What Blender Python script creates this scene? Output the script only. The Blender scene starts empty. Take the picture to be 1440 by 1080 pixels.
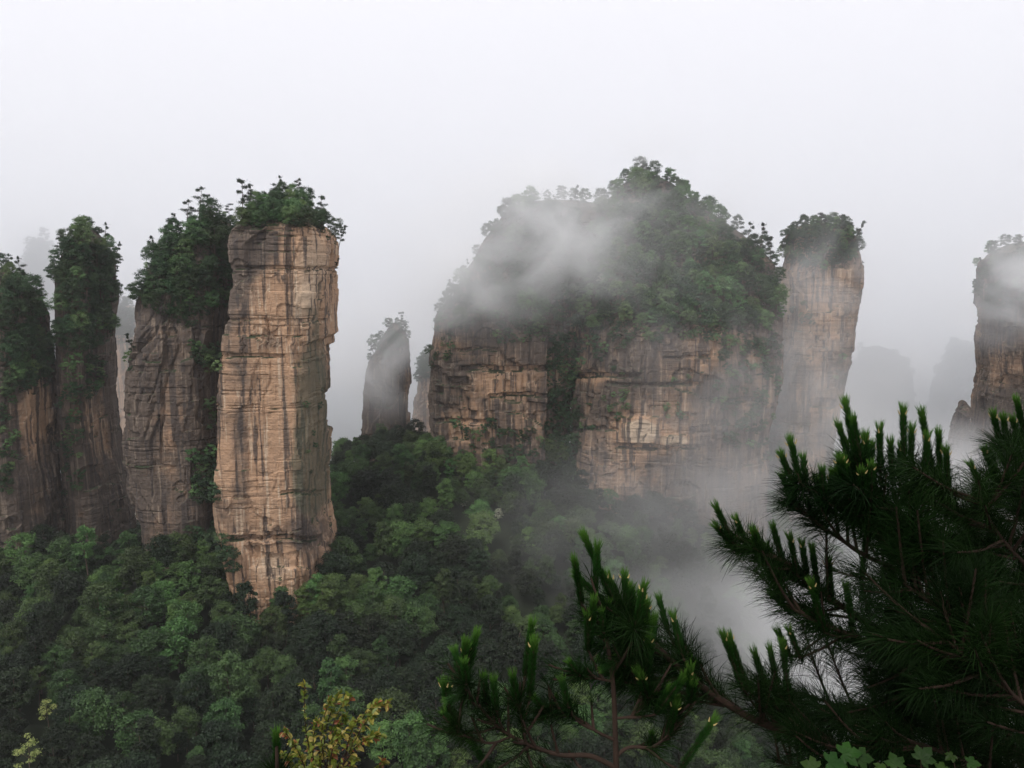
import bpy, math, random
import numpy as np
from mathutils import Vector, Matrix, Quaternion
from mathutils.bvhtree import BVHTree

# ------------------------------------------------------------------ camera, sky, sun, exposure
scene = bpy.context.scene
COL = scene.collection
FPX, PITCH = 1130.0, math.radians(8.0)          # focal length in pixels of the 1440 px wide photograph
cam_data = bpy.data.cameras.new("camera")
cam_data.sensor_width = 36.0
cam_data.lens = FPX / 1440.0 * 36.0
cam_data.clip_start, cam_data.clip_end = 0.05, 6000.0
camera = bpy.data.objects.new("camera", cam_data)
camera.rotation_euler = (math.radians(90) - PITCH, 0, 0)
COL.objects.link(camera)
scene.camera = camera

SUN_EL, SUN_AZ = math.radians(58), math.radians(205)   # behind the camera, a little to its left
world = bpy.data.worlds.new("World"); scene.world = world
world.use_nodes = True
nt = world.node_tree; nt.nodes.clear()
w_out = nt.nodes.new("ShaderNodeOutputWorld"); w_bg = nt.nodes.new("ShaderNodeBackground")
sky = nt.nodes.new("ShaderNodeTexSky"); sky.sky_type = 'NISHITA'; sky.sun_disc = False
sky.sun_elevation = SUN_EL; sky.sun_rotation = SUN_AZ; sky.dust_density = 4.0
tc = nt.nodes.new("ShaderNodeTexCoord")
nz = nt.nodes.new("ShaderNodeTexNoise"); nz.inputs["Scale"].default_value = 2.2; nz.inputs["Detail"].default_value = 4
ramp = nt.nodes.new("ShaderNodeValToRGB")
ramp.color_ramp.elements[0].position = 0.3; ramp.color_ramp.elements[0].color = (0.90, 0.895, 0.915, 1)
ramp.color_ramp.elements[1].position = 0.7; ramp.color_ramp.elements[1].color = (1.0, 0.99, 1.005, 1)
gain = nt.nodes.new("ShaderNodeMix"); gain.data_type = 'RGBA'; gain.blend_type = 'MULTIPLY'; gain.inputs[0].default_value = 1.0
gain.inputs[7].default_value = (8.65, 8.5, 8.75, 1)
mixs = nt.nodes.new("ShaderNodeMix"); mixs.data_type = 'RGBA'; mixs.inputs[0].default_value = 0.93
w_bg.inputs["Strength"].default_value = 0.1
nt.links.new(tc.outputs["Generated"], nz.inputs["Vector"])
nt.links.new(nz.outputs[0], ramp.inputs[0])
nt.links.new(ramp.outputs[0], gain.inputs[6])
nt.links.new(sky.outputs[0], mixs.inputs[6]); nt.links.new(gain.outputs[2], mixs.inputs[7])
nt.links.new(mixs.outputs[2], w_bg.inputs["Color"]); nt.links.new(w_bg.outputs[0], w_out.inputs["Surface"])

sun_data = bpy.data.lights.new("sun", 'SUN'); sun_data.energy = 1.5; sun_data.angle = math.radians(12)
sun_data.color = (1.0, 0.96, 0.9)
sun = bpy.data.objects.new("sun", sun_data); COL.objects.link(sun)
_sd = Vector((math.sin(SUN_AZ) * math.cos(SUN_EL), math.cos(SUN_AZ) * math.cos(SUN_EL), math.sin(SUN_EL)))
sun.rotation_euler = (-_sd).to_track_quat('-Z', 'Y').to_euler()

vs = scene.view_settings
vs.view_transform = "Standard"; vs.look = "None"; vs.exposure = 0.45; vs.gamma = 1.0; vs.use_curve_mapping = False
cy = scene.cycles
cy.use_denoising = True
cy.max_bounces = 14; cy.diffuse_bounces = 3; cy.glossy_bounces = 2; cy.transmission_bounces = 3
cy.volume_bounces = 12; cy.transparent_max_bounces = 8
cy.use_adaptive_sampling = True; cy.adaptive_threshold = 0.02
cy.volume_step_rate = 0.5; cy.volume_max_steps = 96

# ------------------------------------------------------------------ helpers
def P(px, py, Y):
    """World point seen at photograph pixel (px, py) at Y metres ahead (camera at the origin)."""
    r, u = (px - 720) / FPX, (540 - py) / FPX
    dy = math.cos(PITCH) + u * math.sin(PITCH); dz = -math.sin(PITCH) + u * math.cos(PITCH)
    return Vector((r / dy * Y, Y, dz / dy * Y))

def project(x, y, z):
    f = y * math.cos(PITCH) - z * math.sin(PITCH); u = y * math.sin(PITCH) + z * math.cos(PITCH)
    f = np.where(f < 0.01, 0.01, f)
    return 720 + FPX * x / f, 540 - FPX * u / f

def _hash(ix, iy, iz, seed):
    h = (ix * 374761393 + iy * 668265263 + iz * 2147483647 + seed * 1274126177) & 0xFFFFFFFF
    h = ((h ^ (h >> 13)) * 1274126177) & 0xFFFFFFFF
    return ((h ^ (h >> 16)) & 0xFFFF) / 65535.0

def vnoise(x, y, z, seed=0):
    x, y, z = np.broadcast_arrays(np.asarray(x, float), y, z)
    ix, iy, iz = np.floor(x).astype(np.int64), np.floor(y).astype(np.int64), np.floor(z).astype(np.int64)
    fx, fy, fz = x - ix, y - iy, z - iz
    fx, fy, fz = fx*fx*(3-2*fx), fy*fy*(3-2*fy), fz*fz*(3-2*fz)
    out = 0
    for a in (0, 1):
        for b in (0, 1):
            for c in (0, 1):
                w = (fx if a else 1-fx) * (fy if b else 1-fy) * (fz if c else 1-fz)
                out = out + w * _hash(ix+a, iy+b, iz+c, seed)
    return out * 2 - 1

def fbm(x, y, z, oct=4, seed=0):
    s, a, t = 0, 1.0, 0
    for k in range(oct):
        s = s + a * vnoise(x*2**k, y*2**k, z*2**k, seed + k*17); t += a; a *= 0.5
    return s / t

def new_mesh(name, V, F, mats, mat_idx=None, smooth=False):
    V = np.asarray(V, np.float32).reshape(-1, 3); F = np.asarray(F, np.int32)
    me = bpy.data.meshes.new(name)
    n, k = F.shape
    me.vertices.add(len(V)); me.vertices.foreach_set("co", V.ravel())
    me.loops.add(n*k); me.loops.foreach_set("vertex_index", F.ravel())
    me.polygons.add(n)
    me.polygons.foreach_set("loop_start", np.arange(0, n*k, k, dtype=np.int32))
    me.polygons.foreach_set("loop_total", np.full(n, k, np.int32))
    if mat_idx is not None: me.polygons.foreach_set("material_index", np.asarray(mat_idx, np.int32))
    me.polygons.foreach_set("use_smooth", np.full(n, smooth, bool))
    for m in (mats if isinstance(mats, (list, tuple)) else [mats]): me.materials.append(m)
    me.update(calc_edges=True)
    return me

def link(name, me, parent=None, label=None, cat=None, group=None, kind=None):
    o = bpy.data.objects.new(name, me); COL.objects.link(o)
    if parent is not None: o.parent = parent
    if label: o["label"] = label
    if cat: o["category"] = cat
    if group: o["group"] = group
    if kind: o["kind"] = kind
    return o

class Soup:
    """Collects quads for one mesh."""
    def __init__(s): s.V, s.F, s.n, s.M = [], [], 0, []
    def add(s, V, F, mi=0):
        V = np.asarray(V, float).reshape(-1, 3); F = np.asarray(F, int)
        s.V.append(V); s.F.append(F + s.n); s.n += len(V); s.M.append(np.full(len(F), mi))
    def mesh(s, name, mats, smooth=False):
        return new_mesh(name, np.concatenate(s.V), np.concatenate(s.F), mats, np.concatenate(s.M), smooth)

def frame_of(d):
    d = np.asarray(d, float); d = d / (np.linalg.norm(d) + 1e-9)
    a = np.array([0, 0, 1.0]) if abs(d[2]) < 0.9 else np.array([1.0, 0, 0])
    u = np.cross(d, a); u /= np.linalg.norm(u)
    return d, u, np.cross(d, u)

def tube(soup, pts, r0, r1, sides=6, mi=0):
    pts = np.asarray(pts, float); n = len(pts)
    T = np.gradient(pts, axis=0)
    V = []
    for i in range(n):
        d, u, v = frame_of(T[i]); r = r0 + (r1 - r0) * i / (n - 1)
        a = np.linspace(0, 2*np.pi, sides, endpoint=False)
        V.append(pts[i] + r * (np.cos(a)[:, None]*u + np.sin(a)[:, None]*v))
    F = [(i*sides+j, i*sides+(j+1) % sides, (i+1)*sides+(j+1) % sides, (i+1)*sides+j) for i in range(n-1) for j in range(sides)]
    soup.add(np.concatenate(V), F, mi)

def smooth_line(pts, n):
    pts = np.asarray(pts, float)
    t = np.linspace(0, len(pts)-1, n); out = []
    for q in t:
        i = min(int(q), len(pts)-2); f = q - i
        p0, p1, p2, p3 = pts[max(i-1, 0)], pts[i], pts[i+1], pts[min(i+2, len(pts)-1)]
        out.append(0.5*((2*p1) + (-p0+p2)*f + (2*p0-5*p1+4*p2-p3)*f*f + (-p0+3*p1-3*p2+p3)*f**3))
    return np.array(out)

def unit(a): return a / (np.linalg.norm(a, axis=-1, keepdims=True) + 1e-9)

# ------------------------------------------------------------------ materials
def mat(name):
    m = bpy.data.materials.new(name); m.use_nodes = True
    n = m.node_tree; n.nodes.clear()
    return m, n, n.nodes.new, n.links.new

def leaf_material(name, dark, light, transl=0.14, rough=0.55, hue=0.03, spec=0.25, nscale=0.35, val=0.35):
    m, n, N, L = mat(name)
    out = N("ShaderNodeOutputMaterial"); bs = N("ShaderNodeBsdfPrincipled"); tr = N("ShaderNodeBsdfTranslucent"); mx = N("ShaderNodeMixShader")
    bs.inputs["Roughness"].default_value = rough; bs.inputs["Specular IOR Level"].default_value = spec
    info = N("ShaderNodeObjectInfo"); geo = N("ShaderNodeNewGeometry"); noi = N("ShaderNodeTexNoise")
    noi.inputs["Scale"].default_value = nscale; noi.inputs["Detail"].default_value = 3
    mix = N("ShaderNodeMix"); mix.data_type = 'RGBA'; mix.inputs[6].default_value = (*dark, 1); mix.inputs[7].default_value = (*light, 1)
    mr = N("ShaderNodeMapRange"); mr.inputs[1].default_value = 0.35; mr.inputs[2].default_value = 0.65
    hs = N("ShaderNodeHueSaturation")
    h = N("ShaderNodeMapRange"); h.inputs[3].default_value = 0.5 - 1.5*hue; h.inputs[4].default_value = 0.5 + .3*hue
    v = N("ShaderNodeMapRange"); v.inputs[3].default_value = 1 - val; v.inputs[4].default_value = 1 + val
    mul = N("ShaderNodeMath"); mul.operation = 'MULTIPLY'; mul.inputs[1].default_value = 7.31
    fr = N("ShaderNodeMath"); fr.operation = 'FRACT'
    L(geo.outputs["Position"], noi.inputs["Vector"]); L(noi.outputs[0], mr.inputs[0]); L(mr.outputs[0], mix.inputs[0])
    L(info.outputs["Random"], h.inputs[0]); L(info.outputs["Random"], mul.inputs[0]); L(mul.outputs[0], fr.inputs[0]); L(fr.outputs[0], v.inputs[0])
    L(h.outputs[0], hs.inputs["Hue"]); L(v.outputs[0], hs.inputs["Value"]); L(mix.outputs[2], hs.inputs["Color"])
    L(hs.outputs[0], bs.inputs["Base Color"]); L(hs.outputs[0], tr.inputs["Color"])
    mx.inputs[0].default_value = transl
    L(bs.outputs[0], mx.inputs[1]); L(tr.outputs[0], mx.inputs[2]); L(mx.outputs[0], out.inputs["Surface"])
    return m

def plain_material(name, c1, c2, scale=4.0, rough=0.8, bump=0.3, stretch=(1, 1, 1)):
    m, n, N, L = mat(name)
    out = N("ShaderNodeOutputMaterial"); bs = N("ShaderNodeBsdfPrincipled"); tcn = N("ShaderNodeTexCoord"); mp = N("ShaderNodeMapping")
    mp.inputs["Scale"].default_value = stretch
    noi = N("ShaderNodeTexNoise"); noi.inputs["Scale"].default_value = scale; noi.inputs["Detail"].default_value = 6
    mix = N("ShaderNodeMix"); mix.data_type = 'RGBA'; mix.inputs[6].default_value = (*c1, 1); mix.inputs[7].default_value = (*c2, 1)
    bp = N("ShaderNodeBump"); bp.inputs["Strength"].default_value = bump
    bs.inputs["Roughness"].default_value = rough; bs.inputs["Specular IOR Level"].default_value = 0.2
    L(tcn.outputs["Object"], mp.inputs[0]); L(mp.outputs[0], noi.inputs["Vector"]); L(noi.outputs[0], mix.inputs[0]); L(mix.outputs[2], bs.inputs["Base Color"])
    L(noi.outputs[0], bp.inputs["Height"]); L(bp.outputs[0], bs.inputs["Normal"]); L(bs.outputs[0], out.inputs["Surface"])
    return m

def rock_material(name, grey=(0.105, 0.082, 0.067), tan=(0.42, 0.268, 0.168), pale=(0.56, 0.445, 0.325)):
    m, n, N, L = mat(name)
    out = N("ShaderNodeOutputMaterial"); bs = N("ShaderNodeBsdfPrincipled"); geo = N("ShaderNodeNewGeometry")
    bs.inputs["Roughness"].default_value = 0.85; bs.inputs["Specular IOR Level"].default_value = 0.2
    at = N("ShaderNodeAttribute"); at.attribute_name = "fresh"
    def noise(scale3, detail=5, dist=0.0, rough=0.55):
        mp = N("ShaderNodeMapping"); mp.inputs["Scale"].default_value = scale3
        q = N("ShaderNodeTexNoise"); q.inputs["Scale"].default_value = 1.0; q.inputs["Detail"].default_value = detail
        q.inputs["Distortion"].default_value = dist; q.inputs["Roughness"].default_value = rough
        L(geo.outputs["Position"], mp.inputs[0]); L(mp.outputs[0], q.inputs["Vector"]); return q.outputs[0]
    def rng(src, a, b, c=0.0, d=1.0):
        q = N("ShaderNodeMapRange"); q.inputs[1].default_value = a; q.inputs[2].default_value = b
        q.inputs[3].default_value = c; q.inputs[4].default_value = d; q.interpolation_type = 'SMOOTHSTEP'
        L(src, q.inputs[0]); return q.outputs[0]
    def math2(op, a, b):
        q = N("ShaderNodeMath"); q.operation = op
        for i, s in enumerate((a, b)):
            if isinstance(s, (int, float)): q.inputs[i].default_value = s
            else: L(s, q.inputs[i])
        return q.outputs[0]
    def mixc(f, a, b, blend='MIX'):
        q = N("ShaderNodeMix"); q.data_type = 'RGBA'; q.blend_type = blend
        if isinstance(f, (int, float)): q.inputs[0].default_value = f
        else: L(f, q.inputs[0])
        for i, s in ((6, a), (7, b)):
            if isinstance(s, tuple): q.inputs[i].default_value = (*s, 1)
            else: L(s, q.inputs[i])
        return q.outputs[2]
    big = noise((0.035, 0.035, 0.022), 6, 0.5)
    streak = noise((0.42, 0.42, 0.018), 5, 0.3)
    streak2 = noise((0.9, 0.9, 0.03), 4, 0.2)
    strata = noise((0.012, 0.012, 0.55), 7, 0.3, 0.7)
    fine = noise((0.9, 0.9, 1.6), 6, 0.2, 0.65)
    blotch = noise((0.11, 0.11, 0.09), 6, 0.8, 0.6)
    # how fresh (orange) or weathered (grey-brown) the face is
    f = math2('ADD', at.outputs["Fac"], math2('MULTIPLY', math2('SUBTRACT', big, 0.5), 1.3))
    f = math2('ADD', f, math2('MULTIPLY', math2('SUBTRACT', blotch, 0.5), 0.9))
    f = math2('ADD', f, math2('MULTIPLY', math2('SUBTRACT', strata, 0.5), 0.5))
    f = rng(f, 0.2, 0.85)
    c = mixc(f, grey, tan)
    c = mixc(math2('MULTIPLY', rng(streak2, 0.55, 0.66), math2('ADD', math2('MULTIPLY', f, 0.5), 0.22)), c, pale)
    c = mixc(math2('MULTIPLY', rng(blotch, 0.6, 0.75), 0.3), c, (0.36, 0.2, 0.11))
    c = mixc(math2('MULTIPLY', rng(at.outputs['Fac'], 1.0, 1.5), 0.85), c, pale)
    dk = math2('MULTIPLY', rng(streak, 0.50, 0.60), 0.85)
    c = mixc(dk, c, (0.06, 0.05, 0.046))
    c = mixc(math2('MULTIPLY', rng(strata, 0.60, 0.66), 0.3), c, (0.07, 0.055, 0.045))
    c = mixc(math2('MULTIPLY', rng(fine, 0.56, 0.72), 0.45), c, (0.09, 0.07, 0.055))
    am = N("ShaderNodeAttribute"); am.attribute_name = "moss"
    mo = math2('ADD', am.outputs["Fac"], math2('MULTIPLY', math2('SUBTRACT', blotch, 0.5), 1.2))
    c = mixc(math2('MULTIPLY', rng(mo, 0.3, 0.8), 0.75), c, (0.085, 0.09, 0.06))
    sx = N("ShaderNodeSeparateXYZ"); L(geo.outputs["Normal"], sx.inputs[0])
    c = mixc(math2('MULTIPLY', rng(sx.outputs[2], 0.6, 0.85), rng(blotch, 0.42, 0.55)), c, (0.03, 0.042, 0.02))
    L(c, bs.inputs["Base Color"])
    h = math2('ADD', math2('MULTIPLY', fine, 0.9), math2('ADD', math2('MULTIPLY', strata, 1.2), math2('MULTIPLY', streak2, 0.6)))
    bp = N("ShaderNodeBump"); bp.inputs["Strength"].default_value = 0.8; bp.inputs["Distance"].default_value = 0.9
    L(h, bp.inputs["Height"]); L(bp.outputs[0], bs.inputs["Normal"]); L(bs.outputs[0], out.inputs["Surface"])
    return m

M_ROCK = rock_material("sandstone")
M_GROUND = plain_material("forest_floor", (0.007, 0.011, 0.006), (0.018, 0.026, 0.011), 0.3)
M_BARK = plain_material("bark", (0.05, 0.036, 0.028), (0.11, 0.08, 0.06), 6, 0.9, 0.5, (1, 1, 0.25))
M_PINEBARK = plain_material("pine_bark", (0.018, 0.012, 0.009), (0.05, 0.03, 0.021), 40, 0.85, 0.5)
M_LEAF = {
    "dark": leaf_material("leaf_dark_green", (0.006, 0.015, 0.006), (0.014, 0.031, 0.011)),  # naturally dark trees, and painted shade over the lower-left forest
    "mid": leaf_material("leaf_mid_green", (0.018, 0.044, 0.014), (0.044, 0.094, 0.027)),
    "bright": leaf_material("leaf_bright_green", (0.032, 0.080, 0.022), (0.072, 0.158, 0.042)),
    "pale": leaf_material("leaf_pale", (0.09, 0.13, 0.03), (0.32, 0.36, 0.12), nscale=1.0, val=0.1, hue=.005),
    "white": leaf_material("leaf_white", (0.10, 0.15, 0.07), (0.62, 0.66, 0.52), nscale=1.2, val=0.05),
}
M_CAP = leaf_material("leaf_cliff", (0.020, 0.048, 0.022), (0.048, 0.098, 0.040), val=0.3)
M_CAPB = leaf_material("leaf_cliff_bright", (0.055, 0.118, 0.045), (0.115, 0.215, 0.080), val=0.25)
M_NEEDLEFAR = leaf_material("pine_foliage", (0.016, 0.032, 0.018), (0.034, 0.06, 0.03), 0.1)

# ------------------------------------------------------------------ rock towers
ROCKS = []      # (object, BVH)

def smoothstep(a, b, x):
    t = np.clip((x-a)/(b-a), 0, 1); return t*t*(3-2*t)

def rock_mesh(name, Y, prof, hd, seed, pw=4.0, twist=0.0, rough=1.0, step=0.5, fresh=0.35, blobs=(), moss=(), dome=6.0, cuts=()):
    """A closed tower: superellipse sections between the traced left and right edges, cut by strata and joints."""
    prof = sorted(prof)
    hdv = np.array([p[3] if len(p) > 3 else hd for p in prof], float)
    fz = [Y - .7*q for q in hdv]; bz = [Y + .6*q for q in hdv]
    pz = np.array([P(720, p[0], f).z for p, f in zip(prof, fz)])
    xl = np.array([P(p[1], p[0], f if p[1] < 720 else b).x for p, f, b in zip(prof, fz, bz)]); xr = np.array([P(p[2], p[0], f if p[2] > 720 else b).x for p, f, b in zip(prof, fz, bz)])
    o = np.argsort(pz); pz, xl, xr, hdv = pz[o], xl[o], xr[o], hdv[o]
    nz_ = int((pz[-1]-pz[0]) / step) + 2
    z = np.linspace(pz[0], pz[-1], nz_)
    L_, R_, D_ = np.interp(z, pz, xl), np.interp(z, pz, xr), np.interp(z, pz, hdv)
    per = 2*((R_-L_).max() + 2*D_.max())
    nt_ = max(48, int(per / (step*1.15)))
    # dense in front (towards -y), sparse behind
    u = np.linspace(0, 1, nt_, endpoint=False)
    th = -np.pi/2 + 2*np.pi*(u + 0.085*np.sin(2*np.pi*u) )
    c, s = np.cos(th), np.sin(th)
    rad = (np.abs(c)**pw + np.abs(s)**pw) ** (-1/pw)
    ex, ey = rad*c, rad*s
    if twist:
        ct, st = math.cos(twist), math.sin(twist); ex, ey = ex*ct - ey*st, ex*st + ey*ct
        ex, ey = ex/np.abs(ex).max(), ey/np.abs(ey).max()
    Z = np.repeat(z[:, None], nt_, 1)
    hw = (R_-L_)/2; cx = (R_+L_)/2
    X = cx[:, None] + hw[:, None]*ex[None]; YY = Y + D_[:, None]*ey[None]
    # outward normal in plan
    dx = np.roll(X, -1, 1) - np.roll(X, 1, 1); dy = np.roll(YY, -1, 1) - np.roll(YY, 1, 1)
    ln = np.hypot(dx, dy) + 1e-6; nx, ny = dy/ln, -dx/ln
    U = np.cumsum(np.hypot(X - np.roll(X, 1, 1), YY - np.roll(YY, 1, 1)), axis=1)
    rs = np.random.default_rng(seed)
    # bedding: layers of uneven thickness, each standing a little out or in
    zt = Z + 0.05*X + 1.6*fbm(X*0.03, YY*0.03, Z*0.0, 3, seed) 
    lo, hi = zt.min()-10, zt.max()+10
    edges = [lo]
    while edges[-1] < hi: edges.append(edges[-1] + rs.choice([0.8, 1.4, 2.2, 3.5, 5.5, 8.0], p=[.2, .25, .2, .15, .12, .08]))
    edges = np.array(edges); off = rs.normal(0, 0.2, len(edges)+1)
    k = np.clip(np.searchsorted(edges, zt) , 1, len(edges)-1)
    a = (zt - edges[k-1]) / (edges[k]-edges[k-1]); wd = edges[k]-edges[k-1]
    d = off[k]
    groove = np.exp(-(np.minimum(a, 1-a)*wd/0.22)**2); gs = rs.random(len(edges)+1)
    mk = smoothstep(-.12, .28, fbm(X*.05, YY*.05, Z*.11, 3, seed+71))
    d = d*(.35+.65*mk) - 0.8*(gs[k]**1.5)*groove*mk
    # joints: vertical cracks bounding blocks that stand in or out, changing every few layers
    band = np.floor((Z + 4*fbm(X*.05, YY*.05, Z*.05, 2, seed+5)) / 22.0).astype(int)
    for wj, aj in ((13.0, 1.0), (5.2, 0.55)):
        uu = U/wj + 0.9*fbm(X*.05, YY*.05, Z*.03, 3, seed+9) + (band * 0.37 if wj < 8 else 0)
        j = np.floor(uu).astype(np.int64); fj = uu - j
        d = d + aj*(_hash(j, band if wj < 8 else j*0, j*0+7, seed+3)*2-1)*smoothstep(0, 0.08, np.minimum(fj, 1-fj))
        mj = smoothstep(.0, .35, fbm(X*.07, YY*.07, Z*.03, 2, seed+int(wj)))
        d = d - 1.1*aj*mj*np.exp(-(np.minimum(fj, 1-fj)*wj/0.4)**2)
    jb = np.floor(U/3.4 + .43*k + .5*fbm(X*.06, YY*.06, Z*.03, 2, seed+91)).astype(np.int64)
    mb = smoothstep(-.05, .25, fbm(X*.04, YY*.04, Z*.05, 3, seed+95)); hb = _hash(jb, k.astype(np.int64), jb*0+3, seed+8)
    d = d + mb*(0.9*(hb-.5) - .8*(hb < .1))
    d = d + 3.4*fbm(X*.028, YY*.028, Z*.02, 3, seed+21) + 0.6*fbm(X*.16, YY*.16, Z*.13, 4, seed+31) + 0.25*fbm(X*.8, YY*.8, Z*.9, 2, seed+41)
    # fallen blocks: sharp-edged recesses under overhangs
    rec = fbm(X*.045, YY*.045, Z*.06, 2, seed+51); d = d - 1.7*smoothstep(0.34, 0.37, rec)
    rec2 = fbm(X*.11, YY*.11, Z*.14, 2, seed+61); d = d - 0.8*smoothstep(0.36, 0.39, rec2)
    qx, qy = project(X, YY, Z)
    wob = 5*fbm(X*.12, YY*.12, Z*.12, 2, seed+81)
    for (x0, x1, y0, y1, dep) in cuts:
        bx = smoothstep(x0-1.5, x0+1.5, qx+wob)*(1-smoothstep(x1-1.5, x1+1.5, qx+wob)); by = smoothstep(y0-1.2, y0+1.2, qy+wob*.6)*(1-smoothstep(y1-1.2, y1+1.2, qy+wob*.6))
        d = d + dep*bx*by/rough
    d *= rough
    top_fade = smoothstep(z[-1], z[-1]-3, Z); d = d*(0.3 + 0.7*top_fade)
    X = X + nx*d; YY = YY + ny*d
    V = np.stack([X, YY, Z], -1).reshape(-1, 3)
    i, j = np.meshgrid(np.arange(nz_-1), np.arange(nt_), indexing='ij'); j2 = (j+1) % nt_
    F = np.stack([i*nt_+j, i*nt_+j2, (i+1)*nt_+j2, (i+1)*nt_+j], -1).reshape(-1, 4)
    # domed top and plain base
    parts_v, parts_f, base = [V], [F], len(V)
    prev = np.arange((nz_-1)*nt_, nz_*nt_); ring = V[prev]; ctr = ring.mean(0)
    for q in range(1, 9):
        f = 1 - q/8*0.999; rr = ctr + (ring-ctr)*f
        rr[:, 2] = ring[:, 2] + dome*(1-f*f) + 0.5*fbm(rr[:, 0]*.15, rr[:, 1]*.15, 0*rr[:, 0], 2, seed)*(1 if q < 8 else 0)
        idx = base + np.arange(nt_); base += nt_
        parts_v.append(rr); parts_f.append(np.stack([prev, np.roll(prev, -1), np.roll(idx, -1), idx], -1)); prev = idx
    V = np.concatenate(parts_v); F = np.concatenate(parts_f)
    me = new_mesh(name, V, F, M_ROCK)
    px, py = project(V[:, 0], V[:, 1], V[:, 2])
    fr = np.full(len(V), fresh)
    for (bx, by, rx, ry, v) in blobs: fr += v*np.exp(-(((px-bx)/rx)**2 + ((py-by)/ry)**2)**1.5)
    at = me.attributes.new("fresh", 'FLOAT', 'POINT'); at.data.foreach_set("value", fr.astype(np.float32))
    mv = np.zeros(len(V))
    for (bx, by, rx, ry, v) in moss: mv += v*np.exp(-(((px-bx)/rx)**2 + ((py-by)/ry)**2)**1.5)
    at = me.attributes.new("moss", 'FLOAT', 'POINT'); at.data.foreach_set("value", mv.astype(np.float32))
    ROCKS.append(BVHTree.FromPolygons(V.tolist(), F.tolist()))
    return me

def rock(name, label, cat, *a, **k):
    return link(name, rock_mesh(name, *a, **k), label=label, cat=cat, kind="thing")

rock("rock_pillar", "tall broad orange sandstone pillar with a flat sunlit face and a wooded cap", "rock pillar", 285,
     [(306, 345, 446, 20), (314, 330, 462, 23), (322, 320, 470, 25), (345, 313, 475), (370, 313, 474), (440, 318, 471), (478, 312, 471), (484, 309, 464), (515, 306, 468), (560, 303, 470),
      (610, 298, 469), (640, 299, 466), (700, 300, 466), (752, 304, 470), (800, 318, 478), (838, 326, 474), (900, 330, 470)],
     26, 11, pw=6.0, twist=math.radians(5), step=0.42, rough=.85, fresh=0.72, dome=8,
     blobs=[(385, 640, 60, 140, .3), (330, 420, 30, 90, -.4), (355, 345, 40, 40, -.6), (440, 370, 35, 60, .55), (420, 440, 30, 40, .45), (340, 640, 14, 90, -.45), (375, 480, 30, 16, -.35), (410, 750, 50, 25, -.35), (385, 800, 40, 30, .5), (375, 700, 20, 20, -.3), (432, 760, 25, 40, -.3)], cuts=[(318, 452, 754, 762, -2.6), (350, 450, 764, 800, -.8), (318, 400, 498, 503, -1.2), (330, 470, 375, 380, -1.0), (345, 362, 770, 835, -1.4), (376, 398, 780, 815, -1.2), (455, 475, 484, 600, -2.0), (405, 412, 330, 470, -1.0), (318, 324, 380, 470, -1.3), (395, 455, 690, 695, -1.0)], moss=[(440, 590, 30, 120, 1.0), (435, 680, 30, 50, .8), (450, 430, 25, 50, .35)])
rock("rock_buttress", "dark streaked rock buttress joined to the left side of the orange pillar", "rock buttress", 300,
     [(318, 262, 330, 12), (345, 235, 335, 16), (380, 204, 340, 20), (430, 188, 345, 22), (475, 186, 345), (500, 181, 345), (560, 173, 345), (625, 165, 345), (690, 168, 345), (740, 186, 345), (790, 195, 345), (850, 200, 345)],
     24, 23, pw=4.0, step=0.45, fresh=0.12, dome=4, blobs=[(225, 480, 40, 40, .2), (235, 600, 30, 60, .32), (215, 730, 40, 40, .15)])
rock("rock_pillar", "slim dark pillar wooded down its upper half, beside the streaked buttress", "rock pillar", 325,
     [(338, 95, 148, 10), (358, 80, 160, 13), (410, 76, 165), (470, 80, 162), (560, 82, 160), (640, 86, 170), (700, 86, 184), (760, 84, 196), (830, 82, 204)],
     17, 37, pw=3.2, step=0.5, rough=.6, fresh=0.1, dome=5, blobs=[(135, 600, 20, 70, .35), (110, 700, 30, 50, .1)])
rock("rock_pillar", "dark wooded pillar with bare brown face, cut off by the frame's edge", "rock pillar", 305,
     [(392, -90, 34, 14), (415, -100, 60, 18), (450, -110, 76), (500, -110, 84), (545, -110, 90), (620, -110, 90), (700, -110, 102), (770, -110, 112), (850, -110, 120)],
     22, 41, pw=3.4, step=0.5, fresh=0.1, dome=5, blobs=[(55, 590, 28, 60, .6), (60, 700, 30, 40, .25)])
rock("rock_spire", "narrow dark spire half lost in mist between the two big rock masses", "rock spire", 440,
     [(462, 543, 566, 6), (480, 530, 573, 9), (510, 516, 575), (560, 507, 577), (620, 502, 578), (700, 498, 582)], 14, 53, pw=3.5, step=0.7, fresh=0.0, dome=3, blobs=[(575, 560, 8, 60, .6)])
massif = link("rock_massif", None, label="broad forested rock massif with a domed green top and horizontal ledges", cat="rock massif", kind="thing")
link("buttress", rock_mesh("buttress", 412,
     [(290, 712, 862, 14), (312, 694, 872, 20), (372, 656, 860, 26), (415, 636, 840, 30), (446, 610, 830, 34), (480, 606, 825), (520, 602, 820), (600, 600, 815), (680, 602, 810), (760, 605, 810)],
     36, 61, pw=4.0, step=0.62, fresh=0.2, dome=4, blobs=[(720, 535, 50, 26, .55), (660, 600, 40, 30, .35), (740, 600, 25, 40, .3), (640, 560, 40, 60, -.1), (690, 545, 30, 20, .3)], cuts=[(770, 830, 400, 720, -6.0), (645, 772, 514, 522, -3.0), (685, 772, 553, 559, -2.0), (640, 700, 490, 494, -1.5), (628, 660, 530, 620, -2.0), (735, 745, 455, 555, -1.0), (610, 700, 590, 596, -1.6)]), massif)
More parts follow.
